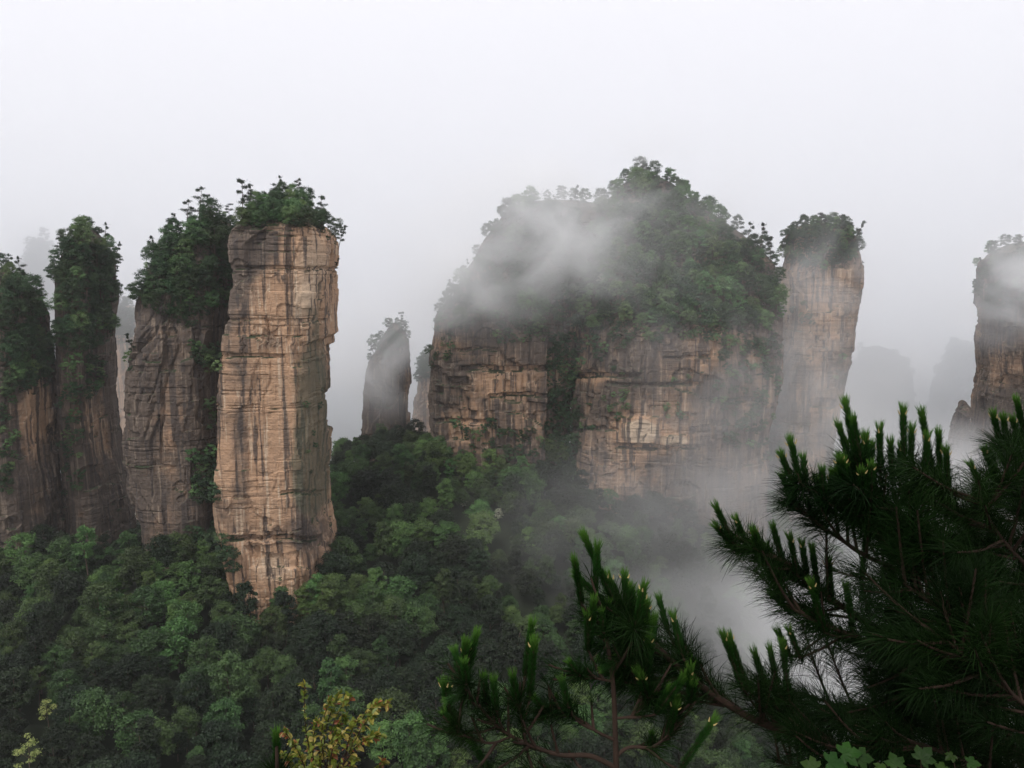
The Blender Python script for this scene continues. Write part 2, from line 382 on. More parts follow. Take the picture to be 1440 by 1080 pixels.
link("buttress", rock_mesh("buttress", 405,
     [(258, 872, 948, 10), (288, 842, 992, 16), (326, 820, 1042, 24), (372, 806, 1092, 32), (430, 800, 1100, 40), (468, 800, 1104, 46), (500, 802, 1104), (560, 797, 1098), (640, 790, 1090), (720, 780, 1085), (800, 775, 1080)],
     48, 71, pw=4.2, step=0.62, twist=math.radians(4), fresh=0.3, dome=5, blobs=[(930, 600, 70, 40, .25), (900, 640, 40, 40, .3), (980, 500, 60, 40, .15), (900, 606, 26, 17, 1.5), (950, 620, 22, 9, 1.3), (840, 530, 30, 8, .6)], cuts=[(770, 806, 440, 720, -6.0), (808, 900, 524, 531, -2.4), (850, 990, 538, 543, -1.8), (872, 928, 586, 624, 1.6), (932, 976, 612, 628, 1.4), (866, 985, 626, 632, -2.4), (806, 860, 600, 606, -1.6), (985, 1075, 560, 566, -1.6), (900, 905, 480, 560, -1.6), (1000, 1006, 480, 620, -2.0), (830, 836, 590, 690, -1.4), (930, 1000, 500, 504, -1.5)]), massif)
link("buttress", rock_mesh("buttress", 450, [(388, 1075, 1112, 8), (440, 1060, 1120, 12), (500, 1050, 1140, 16), (560, 1045, 1150), (700, 1040, 1150), (800, 1040, 1150)], 20, 79, pw=3.2, step=0.8, fresh=0.1, dome=5), massif)
rock("rock_pillar", "pale misty pillar leaning outward at the top, standing clear of the massif", "rock pillar", 425,
     [(322, 1108, 1200, 14), (332, 1096, 1209, 17), (380, 1089, 1216), (440, 1092, 1212), (490, 1092, 1205), (515, 1083, 1198), (545, 1073, 1191), (600, 1068, 1182), (660, 1068, 1174), (720, 1068, 1166), (800, 1068, 1160)],
     19, 83, pw=3.6, step=0.62, fresh=0.38, dome=4, blobs=[(1150, 430, 50, 80, .2)])
rock("rock_pillar", "hazy layered pillar cut off by the frame above the big pine", "rock pillar", 435,
     [(352, 1398, 1520, 20), (368, 1382, 1530, 26), (430, 1376, 1540), (490, 1374, 1540), (530, 1378, 1540), (565, 1370, 1540), (620, 1364, 1540), (700, 1356, 1540), (800, 1352, 1540)],
     30, 97, pw=3.8, step=0.62, fresh=0.25, dome=5, blobs=[(1415, 520, 30, 30, .3)])
rock("rock_pinnacle", "small jagged rock pinnacle leaning on the foot of the hazy layered pillar", "rock pinnacle", 440,
     [(566, 1350, 1359, 3), (574, 1345, 1362, 4), (590, 1337, 1366), (620, 1328, 1370), (660, 1322, 1376), (760, 1316, 1384)], 9, 101, pw=2.6, step=0.6, fresh=0.05, dome=1)
rock("distant_cliff", "faint blue cliff glimpsed in the gap left of the orange pillar", "cliff", 640,
     [(440, 150, 200, 12), (470, 130, 240), (540, 125, 245), (620, 120, 250), (720, 115, 260), (800, 110, 260)], 30, 111, pw=3, step=1.6, fresh=0.9, dome=6)
rock("distant_cliff", "ghostly peak in fog above the two dark wooded pillars", "cliff", 800,
     [(345, 40, 70, 10), (390, 20, 90), (460, 0, 110), (560, -10, 125), (720, -30, 140)], 30, 113, pw=2.6, step=1.8, fresh=0.1, dome=8)
rock("distant_cliff", "faint cliff seen through fog in the gap right of the dark spire", "cliff", 600,
     [(500, 600, 625, 12), (530, 585, 640), (580, 578, 650), (660, 570, 660), (740, 560, 670)], 30, 117, pw=3, step=1.6, fresh=0.5, dome=8)
rock("distant_cliff", "faint rounded cliff fading into fog beside the pale leaning pillar", "cliff", 900,
     [(498, 1205, 1262, 14), (530, 1190, 1284), (570, 1180, 1292), (620, 1170, 1300), (760, 1150, 1310)], 34, 119, pw=2.8, step=1.7, fresh=0.1, dome=8, rough=3.5)
rock("distant_cliff", "faint ragged cliff in fog behind the small jagged pinnacle", "cliff", 880,
     [(490, 1335, 1380, 12), (525, 1318, 1400), (570, 1306, 1420), (640, 1296, 1430), (780, 1280, 1450)], 34, 127, pw=2.8, step=1.7, fresh=0.1, dome=8, rough=3.5)

# ------------------------------------------------------------------ terrain
CP = []   # control points: canopy pixel + distance -> ground
for px, py, Y in [(-150, 1080, 165), (0, 1080, 168), (300, 1080, 175), (600, 1080, 190), (850, 1080, 215), (-200, 900, 240), (0, 880, 255), (180, 860, 240), (220, 785, 272), (185, 790, 268), (280, 815, 260), (60, 775, 285), (125, 785, 292), (330, 880, 250), (440, 860, 265),
                  (560, 880, 250), (720, 900, 255), (880, 900, 280), (-100, 780, 300), (60, 800, 292), (200, 800, 288), (480, 800, 290), (600, 770, 300), (720, 740, 325), (860, 712, 352), (720, 695, 358), (660, 665, 368), (950, 715, 352), (500, 700, 345), (560, 640, 385),
                  (630, 650, 378), (700, 690, 368), (780, 650, 382), (900, 715, 368), (1000, 720, 370), (470, 660, 400), (1100, 740, 380), (1000, 850, 320), (1080, 900, 340), (1150, 780, 420), (1280, 830, 440), (1400, 760, 440), (1100, 1000, 300), (1300, 1000, 340),
                  (540, 640, 440), (150, 800, 330)]:
    p = P(px, py, Y); CP.append((p.x, p.y, p.z - 4))
for x, y, z in [(-400, 60, -150), (0, 60, -150), (0, 20, -140), (300, 60, -170), (-300, 140, -140), (200, 150, -190), (-700, 300, -150), (700, 300, -230), (-500, 700, -200), (0, 700, -210), (500, 700, -240),
                (-1400, 0, -150), (1400, 0, -200), (-1400, 1400, -150), (1400, 1400, -150), (0, 1400, -160), (-250, 480, -170), (0, 500, -150), (250, 520, -210)]:
    CP.append((x, y, z))
CP = np.array(CP)
def _tps(r2): return np.where(r2 > 1e-9, r2*np.log(np.maximum(r2, 1e-9)), 0)
_S = 200.0
_q = CP[:, :2]/_S; _K = _tps(((_q[:, None]-_q[None])**2).sum(-1)) + 0.02*np.eye(len(CP))
_Pm = np.c_[np.ones(len(CP)), _q]
_A = np.block([[_K, _Pm], [_Pm.T, np.zeros((3, 3))]])
_w = np.linalg.solve(_A, np.r_[CP[:, 2], 0, 0, 0])
def ground_z(x, y):
    x, y = np.asarray(x, float), np.asarray(y, float)
    g = np.stack([x, y], -1)/_S
    r2 = ((g[..., None, :]-_q)**2).sum(-1)
    z = _tps(r2) @ _w[:-3] + _w[-3] + g @ _w[-2:]
    z = z + 3.0*fbm(x*.02, y*.02, 0*x, 3, 5)
    return np.clip(z, -260, -20)
gx = np.concatenate([np.linspace(-1400, -420, 16)[:-1], np.arange(-420, 420, 7.0), np.linspace(420, 1400, 16)])
gy = np.concatenate([np.linspace(-60, 30, 6)[:-1], np.arange(30, 520, 7.0), np.linspace(520, 1400, 18)])
GX, GY = np.meshgrid(gx, gy)
GZ = ground_z(GX, GY)
nyg, nxg = GX.shape
i, j = np.meshgrid(np.arange(nyg-1), np.arange(nxg-1), indexing='ij')
GF = np.stack([i*nxg+j, i*nxg+j+1, (i+1)*nxg+j+1, (i+1)*nxg+j], -1).reshape(-1, 4)
GV = np.stack([GX, GY, GZ], -1).reshape(-1, 3)
link("ground", new_mesh("ground", GV, GF, M_GROUND, smooth=True), kind="structure")
GBVH = BVHTree.FromPolygons(GV.tolist(), GF.tolist())

# the rim the photographer stands on: just below the frame, dropping sheer into the valley
def lookout():
    nx_, nl = 90, 70
    xs = np.linspace(-9, 9, nx_)
    prof = [(-8, -1.7)] + [(-8 + k*0.55, -1.7 - 1.0*smoothstep(0, 22, k)) for k in range(1, 22)] + [(3.9 + 0.35*math.sin(k*1.7) + k*0.05, -2.9 - k*1.6 - k*k*0.05) for k in range(48)]
    prof = np.array(prof)
    X = np.repeat(xs[None], len(prof), 0); Y_ = np.repeat(prof[:, :1], nx_, 1); Z_ = np.repeat(prof[:, 1:], nx_, 1)
    Y_ = Y_ - 0.004*X**2 + 0.3*fbm(X*.5, Y_*0, Z_*.5, 3, 7)*(prof[:, :1] > 3); Z_ = Z_ + 0.10*fbm(X*.8, Y_*.8, Z_*0, 3, 8) - 0.05
    V = np.stack([X, Y_, Z_], -1).reshape(-1, 3); n_, m_ = X.shape
    i, j = np.meshgrid(np.arange(n_-1), np.arange(m_-1), indexing='ij')
    F = np.stack([i*m_+j, i*m_+j+1, (i+1)*m_+j+1, (i+1)*m_+j], -1).reshape(-1, 4)
    me = new_mesh("cliff_rim", V, F, M_ROCK)
    for nm, v in (("fresh", .2), ("moss", .6)):
        at = me.attributes.new(nm, 'FLOAT', 'POINT'); at.data.foreach_set("value", np.full(len(V), v, np.float32))
    return link("cliff_rim_ground", me, kind="structure")
lookout()

# ------------------------------------------------------------------ tree meshes
def leaves(soup, pos, nrm, size, rng, mi=0, aspect=0.62):
    n = len(pos)
    nrm = unit(nrm + rng.normal(0, .45, (n, 3)))
    a = unit(np.cross(nrm, rng.normal(0, 1, (n, 3)))); b = np.cross(nrm, a)
    s = (size * rng.uniform(.6, 1.3, n))[:, None]
    bend = nrm * s * 0.18
    V = np.stack([pos - a*s - bend, pos + b*s*aspect, pos + a*s - bend, pos - b*s*aspect], 1).reshape(-1, 3)
    soup.add(V, np.arange(4*n).reshape(n, 4), mi)

def broad_crown(rng, H, R, ncl, nleaf, size, low=0.25, flat=.62):
    """Leaf clumps on the ends of limbs through an uneven crown."""
    s = Soup(); cz = H*(low + (1-low)*0.5); rz = H*(1-low)*0.5
    ang0 = rng.uniform(0, 6.28)
    for k in range(ncl):
        t = (k + .5)/ncl
        zz = 1 - 1.75*t + rng.normal(0, .12); zz = np.clip(zz, -.85, .95)
        a = ang0 + 2.399*k + rng.normal(0, .3); rr = math.sqrt(max(0.05, 1-zz*zz))*rng.uniform(.5, 1.0)
        rr *= 1.08
        c = np.array([R*.78*rr*math.cos(a), R*.78*rr*math.sin(a), cz + rz*.8*zz])
        rc = R*rng.uniform(.17, .36)
        m = int(nleaf*rng.uniform(.6, 1.4))
        d = unit(rng.normal(0, 1, (m, 3))); d[:, 2] = np.where(d[:, 2] < -.2, -d[:, 2]*.6, d[:, 2])
        pos = c + d*rc*np.array([1, 1, flat])*rng.uniform(.45, 1.08, (m, 1))**.6
        pos += 0.2*rc*rng.normal(0, 1, (m, 3))
        leaves(s, pos, d*.75 + np.array([0, 0, .5]), size, rng)
    return s

def trunk_soup(rng, H, r, lean=0.08, limbs=5, R=3.0, low=.3):
    s = Soup(); l = rng.normal(0, lean, 2)
    pts = [(l[0]*H*t**1.3, l[1]*H*t**1.3, H*t*.85 - 1.0*(1-t)) for t in np.linspace(0, 1, 7)]
    tube(s, pts, r, r*.25, 6)
    for k in range(limbs):
        t = rng.uniform(low, .8); a = rng.uniform(0, 6.28); i = int(t*6)
        b = np.array(pts[i]); e = b + np.array([math.cos(a)*R*.6, math.sin(a)*R*.6, H*.14])
        tube(s, [b, (b+e)/2 + np.array([0, 0, .05*H]), e], r*.45, r*.12, 4)
    return s

rg = np.random.default_rng(3)
BROAD = []   # (crown mesh soup, trunk mesh) in unit metres, ~12 m tall
for k in range(8):
    H = rg.uniform(11, 15); R = rg.uniform(4.0, 5.6)
    if k >= 6: H, R = rg.uniform(14, 17), rg.uniform(3.0, 3.6)
    BROAD.append((broad_crown(rg, H, R, int(rg.integers(28, 40)), 140, 0.26, .2, .74), trunk_soup(rg, H, .22, R=R).mesh("trunk", M_BARK)))
CROWN = {t: [s.mesh(f"crown_{t}", M_LEAF[t]) for s, _ in BROAD] for t in ("dark", "mid", "bright")}
CROWN["pale"] = [broad_crown(np.random.default_rng(5), 13, 4.6, 13, 55, .30, .05).mesh("crown_pale", M_LEAF["pale"])]; CROWN["white"] = [BROAD[2][0].mesh("crown_white", M_LEAF["white"])]
CAPT = []  # cap and crest trees: same broadleaf sort as the valley's, more compact
for k in range(6):
    H = rg.uniform(8, 11); R = rg.uniform(3.4, 4.6)
    s = broad_crown(rg, H, R, int(rg.integers(24, 34)), 150, 0.21, .06, .85)
    CAPT.append((s.mesh("crown_cap", M_CAP), s.mesh("crown_cap_bright", M_CAPB), trunk_soup(rg, H, .18, R=R, limbs=3).mesh("trunk", M_BARK)))
SHRUB = []
for k in range(5):
    H = rg.uniform(3.2, 4.6); R = rg.uniform(2.0, 2.9)
    s = broad_crown(rg, H, R, int(rg.integers(10, 15)), 90, 0.21, -.1)
    SHRUB.append((s.mesh("shrub", M_CAP), s.mesh("shrub_bright", M_CAPB)))

def far_pine(rng, H, kind):
    """Wind-shaped cliff pine: bare leaning stem, flat pads of needles on level limbs."""
    tr, cr = Soup(), Soup(); l = rng.normal(0, .1, 2)
    if kind == "leaning": l = np.array([.42, -.05])
    P_ = lambda t: np.array([l[0]*H*t**1.4, l[1]*H*t**1.4, H*t - .8*(1-t)])
    tube(tr, [P_(t) for t in np.linspace(0, 1, 9)], .17, .04, 5)
    n = int(rng.integers(7, 11)); lo = .36 if kind != "bushy" else .12
    for k in range(n):
        t = lo + (1-lo)*(k/(n-1))**.9; b = P_(t)
        a = 2.4*k + rng.normal(0, .4); reach = H*(.30 if kind != "bushy" else .34)*(1.12 - t*.8)*rng.uniform(.45, 1.35)
        e = b + np.array([math.cos(a)*reach, math.sin(a)*reach, .07*H*rng.uniform(-.4, 1.4)])
        tube(tr, [b, (b+e)/2 + np.array([0, 0, -.02*H]), e], .06, .02, 4)
        for q in range(3):
            c = b + (e-b)*rng.uniform(.45, 1.05) + np.array([*rng.normal(0, reach*.18, 2), .15])
            m = 130; rr = reach*rng.uniform(.32, .5)
            d = rng.normal(0, .5, (m, 3)); pos = c + d*np.array([rr, rr, .42])
            leaves(cr, pos, np.tile([0, 0, .9], (m, 1)) + rng.normal(0, .35, (m, 3)), .17, rng, aspect=.4)
    c = P_(1.0); d = rng.normal(0, .5, (60, 3)); leaves(cr, c + d*np.array([H*.09, H*.09, .35]), np.tile([0, 0, .9], (60, 1)), .24, rng, aspect=.4)
    return cr.mesh("crown_pine", M_NEEDLEFAR), tr.mesh("trunk_pine", M_BARK)
FARPINE = {"upright": [far_pine(rg, 10, "upright") for _ in range(4)], "bushy": [far_pine(rg, 10, "bushy") for _ in range(3)], "leaning": [far_pine(rg, 8, "leaning") for _ in range(2)]}

def place_tree(name, crown, trunk, loc, rz, sc, label, cat, group, tilt=(0, 0)):
    r = link(name, None, label=label, cat=cat, group=group, kind="thing")
    r.location = loc; r.rotation_euler = (tilt[0], tilt[1], rz); r.scale = sc if isinstance(sc, (tuple, list)) else (sc, sc, sc)
    link("trunk", trunk, r); link("crown", crown, r)
    return r

# ------------------------------------------------------------------ planting by sight lines and over the terrain
rnd = random.Random(8)
def sight(px, py, rocks=True, terrain=False):
    d = P(px, py, 1.0).normalized(); best = None
    for b in (ROCKS if rocks else []) + ([GBVH] if terrain else []):
        h = b.ray_cast(Vector((0, 0, 0)), d, 2000)
        if h[0] is not None and (best is None or h[3] < best[3]): best = h
    return best
def in_poly(x, y, poly):
    c = False; n = len(poly)
    for i in range(n):
        x1, y1 = poly[i]; x2, y2 = poly[i-1]
        if (y1 > y) != (y2 > y) and x < (x2-x1)*(y-y1)/(y2-y1)+x1: c = not c
    return c
def spots(poly, step):
    xs = [p[0] for p in poly]; ys = [p[1] for p in poly]; out = []
    y = min(ys); row = 0
    while y < max(ys):
        x = min(xs) + (row % 2)*step/2
        while x < max(xs):
            qx, qy = x + rnd.uniform(-.4, .4)*step, y + rnd.uniform(-.4, .4)*step
            if in_poly(qx, qy, poly): out.append((qx, qy))
            x += step
        y += step*.8; row += 1
    return out

UNDER, CAP_TREES, SHR = [], [], []
def plant_cap(poly, step, size, label, group, bright=0.3, ymax=560):
    for px, py in spots(poly, 8):
        h = sight(px, py)
        if h is not None and h[0].y < ymax: UNDER.append((h[0].x, h[0].y, h[0].z - .9, rnd.uniform(0, 6.28), rnd.uniform(.35, .6), 2*rnd.randrange(5)))
    for px, py in spots(poly, step):
        h = sight(px, py)
        if h is None or h[0].y > ymax: continue
        v = rnd.choice(CAPT); br = rnd.random() < bright; s = 1.3*size*rnd.uniform(.7, 1.2)
        n = h[1]; p = h[0] - Vector((0, 0, 1.0)) + Vector((n.x, n.y, 0))*1.6
        CAP_TREES.append((p, v, br, s, ("bright green " if br else "dark green ") + label, group + (", bright" if br else ", dark")))
def plant_shrubs(poly, step, size, label, group, bright=0.35):
    for px, py in spots(poly, step):
        h = sight(px, py)
        if h is None: continue
        v = rnd.choice(SHRUB); br = rnd.random() < bright; s = size*rnd.uniform(.6, 1.25)
        SHR.append((h[0] + Vector((h[1].x, h[1].y, 0))*0.5*s - Vector((0, 0, 1.6*s)), v, br, s, label, group))

# caps and wooded slopes
plant_cap([(322, 312), (345, 288), (395, 268), (440, 285), (472, 322), (474, 345), (440, 322), (390, 318), (345, 322)], 11, .56, "tree in the cap on top of the orange pillar", "cap trees of the orange pillar", .4)
plant_cap([(196, 430), (205, 385), (235, 345), (262, 312), (318, 312), (318, 350), (306, 430), (268, 460), (215, 440)], 18, .74, "tree on the sloping shoulder left of the orange face", "trees on the buttress shoulder", .25)
plant_cap([(78, 405), (84, 358), (120, 338), (150, 350), (162, 405), (158, 470), (130, 500), (88, 500)], 17, .74, "tree on the upper half of the slim dark pillar", "trees on the slim pillar", .2)
plant_cap([(0, 395), (36, 395), (60, 440), (78, 490), (70, 540), (0, 560)], 18, .74, "tree on the dark pillar cut off by the frame", "trees on the frame edge pillar", .15)
plant_cap([(848, 292), (885, 258), (945, 260), (990, 300), (1040, 340), (1098, 395), (1098, 455), (1020, 470), (940, 462), (860, 468), (806, 470), (806, 400), (822, 345)], 18, .85, "tree on the domed top of the broad massif", "trees on the massif dome", .45)
plant_cap([(615, 450), (640, 410), (668, 372), (700, 325), (730, 300), (800, 300), (815, 340), (800, 460), (740, 470), (700, 415), (660, 470)], 22, .92, "tree on the misty left shoulder of the massif", "trees on the massif shoulder", .2)
plant_cap([(1104, 350), (1120, 322), (1195, 322), (1208, 350), (1204, 372), (1150, 385), (1100, 370)], 12, .6, "tree in the cap of the pale leaning pillar", "cap trees of the leaning pillar", .2)
plant_cap([(1374, 400), (1396, 358), (1440, 352), (1450, 460), (1380, 445)], 18, .8, "tree in the misty cap of the hazy layered pillar", "cap trees of the layered pillar", .1)
plant_cap([(518, 500), (535, 470), (566, 462), (574, 485), (550, 510)], 16, .7, "tree on the misty top of the dark spire", "trees on the spire", .1)
def crest(px0, px1, step, size, label, group, bright=.2, pymax=520):
    px = px0
    while px < px1:
        for py in range(225, pymax, 2):
            h = sight(px, py)
            if h is not None and h[0].y < 560:
                v = rnd.choice(CAPT); br = rnd.random() < bright; s = size*rnd.uniform(.7, 1.2)
                CAP_TREES.append((h[0] - Vector((0, 0, 2.0*s)), v, br, s, ("bright green " if br else "dark green ") + label, group + (", bright" if br else ", dark")))
                break
        px += step*rnd.uniform(.75, 1.25)
crest(690, 1095, 19, .95, "tree standing against the sky on the massif's crest", "crest trees of the massif")
crest(604, 690, 17, .8, "tree standing against the sky on the massif's misty outer slope", "crest trees of the massif's outer slope")
crest(192, 330, 15, .5, "tree against the sky along the crest of the wooded shoulder", "crest trees of the shoulder")
crest(76, 164, 14, .62, "tree against the sky on the crown of the slim dark pillar", "crest trees of the slim pillar")
crest(0, 72, 15, .65, "tree against the sky on the dark pillar cut off by the frame", "crest trees of the frame edge pillar")
crest(1104, 1206, 16, .7, "tree against the sky on the leaning pillar", "crest trees of the leaning pillar")
crest(1374, 1450, 17, .8, "tree against the sky on the hazy layered pillar", "crest trees of the layered pillar")
crest(520, 576, 13, .6, "tree against the sky on the dark spire", "crest trees of the spire")
CAP_TREES.sort(key=lambda e: -e[3]/e[0].length)
CAP_TREES_REST = [(*e[0], rnd.uniform(0, 6.28), e[3], CAPT.index(e[1])*2 + int(e[2])) for e in CAP_TREES[295:]]
for p, v, br, sc, label, group in CAP_TREES[:295]:
    place_tree("cap_tree", v[1] if br else v[0], v[2], p, rnd.uniform(0, 6.28), (sc, sc, sc*rnd.uniform(.85, 1.1)), label, "tree", group)
# bushes on ledges and in gullies
plant_shrubs([(298, 395), (322, 395), (324, 430), (296, 430)], 9, 1.0, "dark bush in the cleft at the upper left edge of the orange face", "bushes in the upper cleft")
plant_shrubs([(262, 480), (312, 490), (316, 525), (285, 520)], 9, .95, "bush on the ledge midway down the cleft beside the orange face", "bushes in the middle cleft")
plant_shrubs([(268, 640), (298, 630), (305, 700), (272, 705)], 10, 1.1, "green bush in the lower cleft beside the orange face", "bushes in the lower cleft", .2)
plant_shrubs([(285, 555), (305, 555), (305, 605), (290, 605)], 10, .8, "small bright bush clinging in the cleft left of the orange face", "bushes clinging in the cleft", .8)
plant_shrubs([(262, 740), (330, 760), (330, 800), (270, 790)], 10, 1.2, "dark bush at the foot of the cleft beside the orange face", "bushes at the cleft foot", .1)
plant_shrubs([(90, 510), (150, 500), (140, 560), (95, 560)], 13, 1.1, "bush hanging below the wooded top of the slim dark pillar", "bushes on the slim pillar")
plant_shrubs([(78, 545), (115, 545), (110, 700), (88, 700)], 15, 1.0, "bush in the shaded gap between the two dark pillars", "bushes between the dark pillars")
plant_shrubs([(0, 545), (25, 545), (18, 700), (0, 700)], 15, 1.0, "bush on the face of the pillar cut off by the frame", "bushes on the frame edge pillar")
plant_shrubs([(172, 480), (190, 480), (190, 520), (172, 520)], 9, .9, "bush sticking out from the outer edge of the streaked buttress", "bushes on the buttress edge")
plant_shrubs([(420, 570), (455, 540), (455, 690), (430, 690)], 26, .6, "small dull bush on the mossy right side of the orange pillar", "small bushes on the mossy side", .1)
plant_shrubs([(775, 470), (812, 470), (815, 560), (812, 680), (768, 680), (765, 500)], 12, 1.5, "dark bush in the deep cleft that splits the massif", "bushes in the massif cleft", .1)
plant_shrubs([(690, 465), (770, 455), (770, 480), (700, 480)], 14, 1.0, "bush along the upper ledge of the massif's left wall", "bushes on the upper ledge")
plant_shrubs([(640, 515), (770, 520), (770, 525), (640, 520)], 24, .6, "small bush along the long narrow ledge of the massif's left wall", "bushes on the narrow ledge")
plant_shrubs([(606, 455), (640, 470), (640, 500), (608, 520)], 13, .9, "bush on the misty outer edge of the massif", "bushes on the massif edge")
plant_shrubs([(850, 560), (895, 540), (895, 585), (850, 590)], 15, 1.0, "bush on a ledge in the middle of the massif's right wall", "bushes on the middle ledge", .7)
plant_shrubs([(930, 570), (960, 568), (960, 588), (930, 590)], 13, .9, "bright bush on a ledge right of the wall's pale block", "bushes near the pale block", .9)
plant_shrubs([(830, 515), (880, 515), (990, 530), (985, 540), (830, 530)], 26, .7, "small bush along the cracked ledge under the massif dome", "bushes on the cracked ledge")
plant_shrubs([(1020, 480), (1085, 470), (1085, 620), (1030, 640), (1000, 560)], 19, 1.3, "misty bush in the gully between massif and leaning pillar", "bushes in the right gully", .25)
plant_shrubs([(930, 470), (1020, 470), (1020, 490), (930, 480)], 18, 1.0, "bush hanging over the rim under the massif dome", "bushes on the dome rim")
plant_shrubs([(640, 590), (760, 600), (790, 640), (640, 650)], 17, 1.2, "bush on the lower slope under the massif's left wall", "bushes under the left wall", .2)
plant_shrubs([(612, 440), (700, 400), (770, 440), (770, 470), (690, 455), (620, 470)], 15, 1.2, "bush spilling over the rim of the massif's left wall", "bushes on the left rim")
plant_shrubs([(800, 440), (1100, 440), (1090, 490), (1000, 480), (900, 475), (850, 500), (800, 540)], 17, 1.3, "bush spilling over the rim below the massif dome", "bushes on the right rim", .4)
plant_shrubs([(1055, 470), (1105, 470), (1100, 650), (1060, 650)], 20, 1.3, "misty bush on the saddle behind the leaning pillar", "bushes on the saddle", .2)
plant_shrubs([(785, 560), (835, 600), (810, 690), (780, 690)], 20, 1.2, "bush at the side of the massif's right wall", "bushes beside the right wall", .3)
plant_shrubs([(1112, 420), (1150, 430), (1145, 455), (1115, 450)], 13, .9, "misty bush on the shelf halfway up the leaning pillar", "bushes on the leaning pillar shelf")
plant_shrubs([(1170, 500), (1190, 500), (1185, 540), (1170, 540)], 13, .8, "misty bush on the undercut edge of the leaning pillar", "bushes on the leaning pillar edge")

SHR.sort(key=lambda e: -e[3]/e[0].length)
for p, v, br, sc, label, group in SHR[:280]:
    o = link("shrub", v[1] if br else v[0], label=label, cat="shrub", group=group, kind="thing")
    o.location = p; o.rotation_euler = (0, 0, rnd.uniform(0, 6.28)); o.scale = (sc, sc, sc)
UNDER += [(*e[0], rnd.uniform(0, 6.28), e[3], 2*SHRUB.index(e[1]) + int(e[2])) for e in SHR[280:]]
# woods on the far cliffs in the fog
for poly in ([(1205, 495), (1262, 495), (1300, 560), (1300, 620), (1170, 620), (1180, 530)], [(1335, 485), (1380, 485), (1430, 560), (1430, 620), (1300, 620), (1306, 560)], [(35, 340), (75, 340), (100, 400), (110, 470), (0, 470), (15, 390)], [(150, 435), (200, 435), (225, 480), (130, 480)], [(598, 498), (628, 498), (645, 540), (580, 540)]):
    for px, py in spots(poly, 9):
        h = sight(px, py)
        if h is not None and h[0].y > 560: CAP_TREES_REST.append((h[0].x, h[0].y, h[0].z - 2, rnd.uniform(0, 6.28), rnd.uniform(.9, 1.7), rnd.randrange(6)*2))
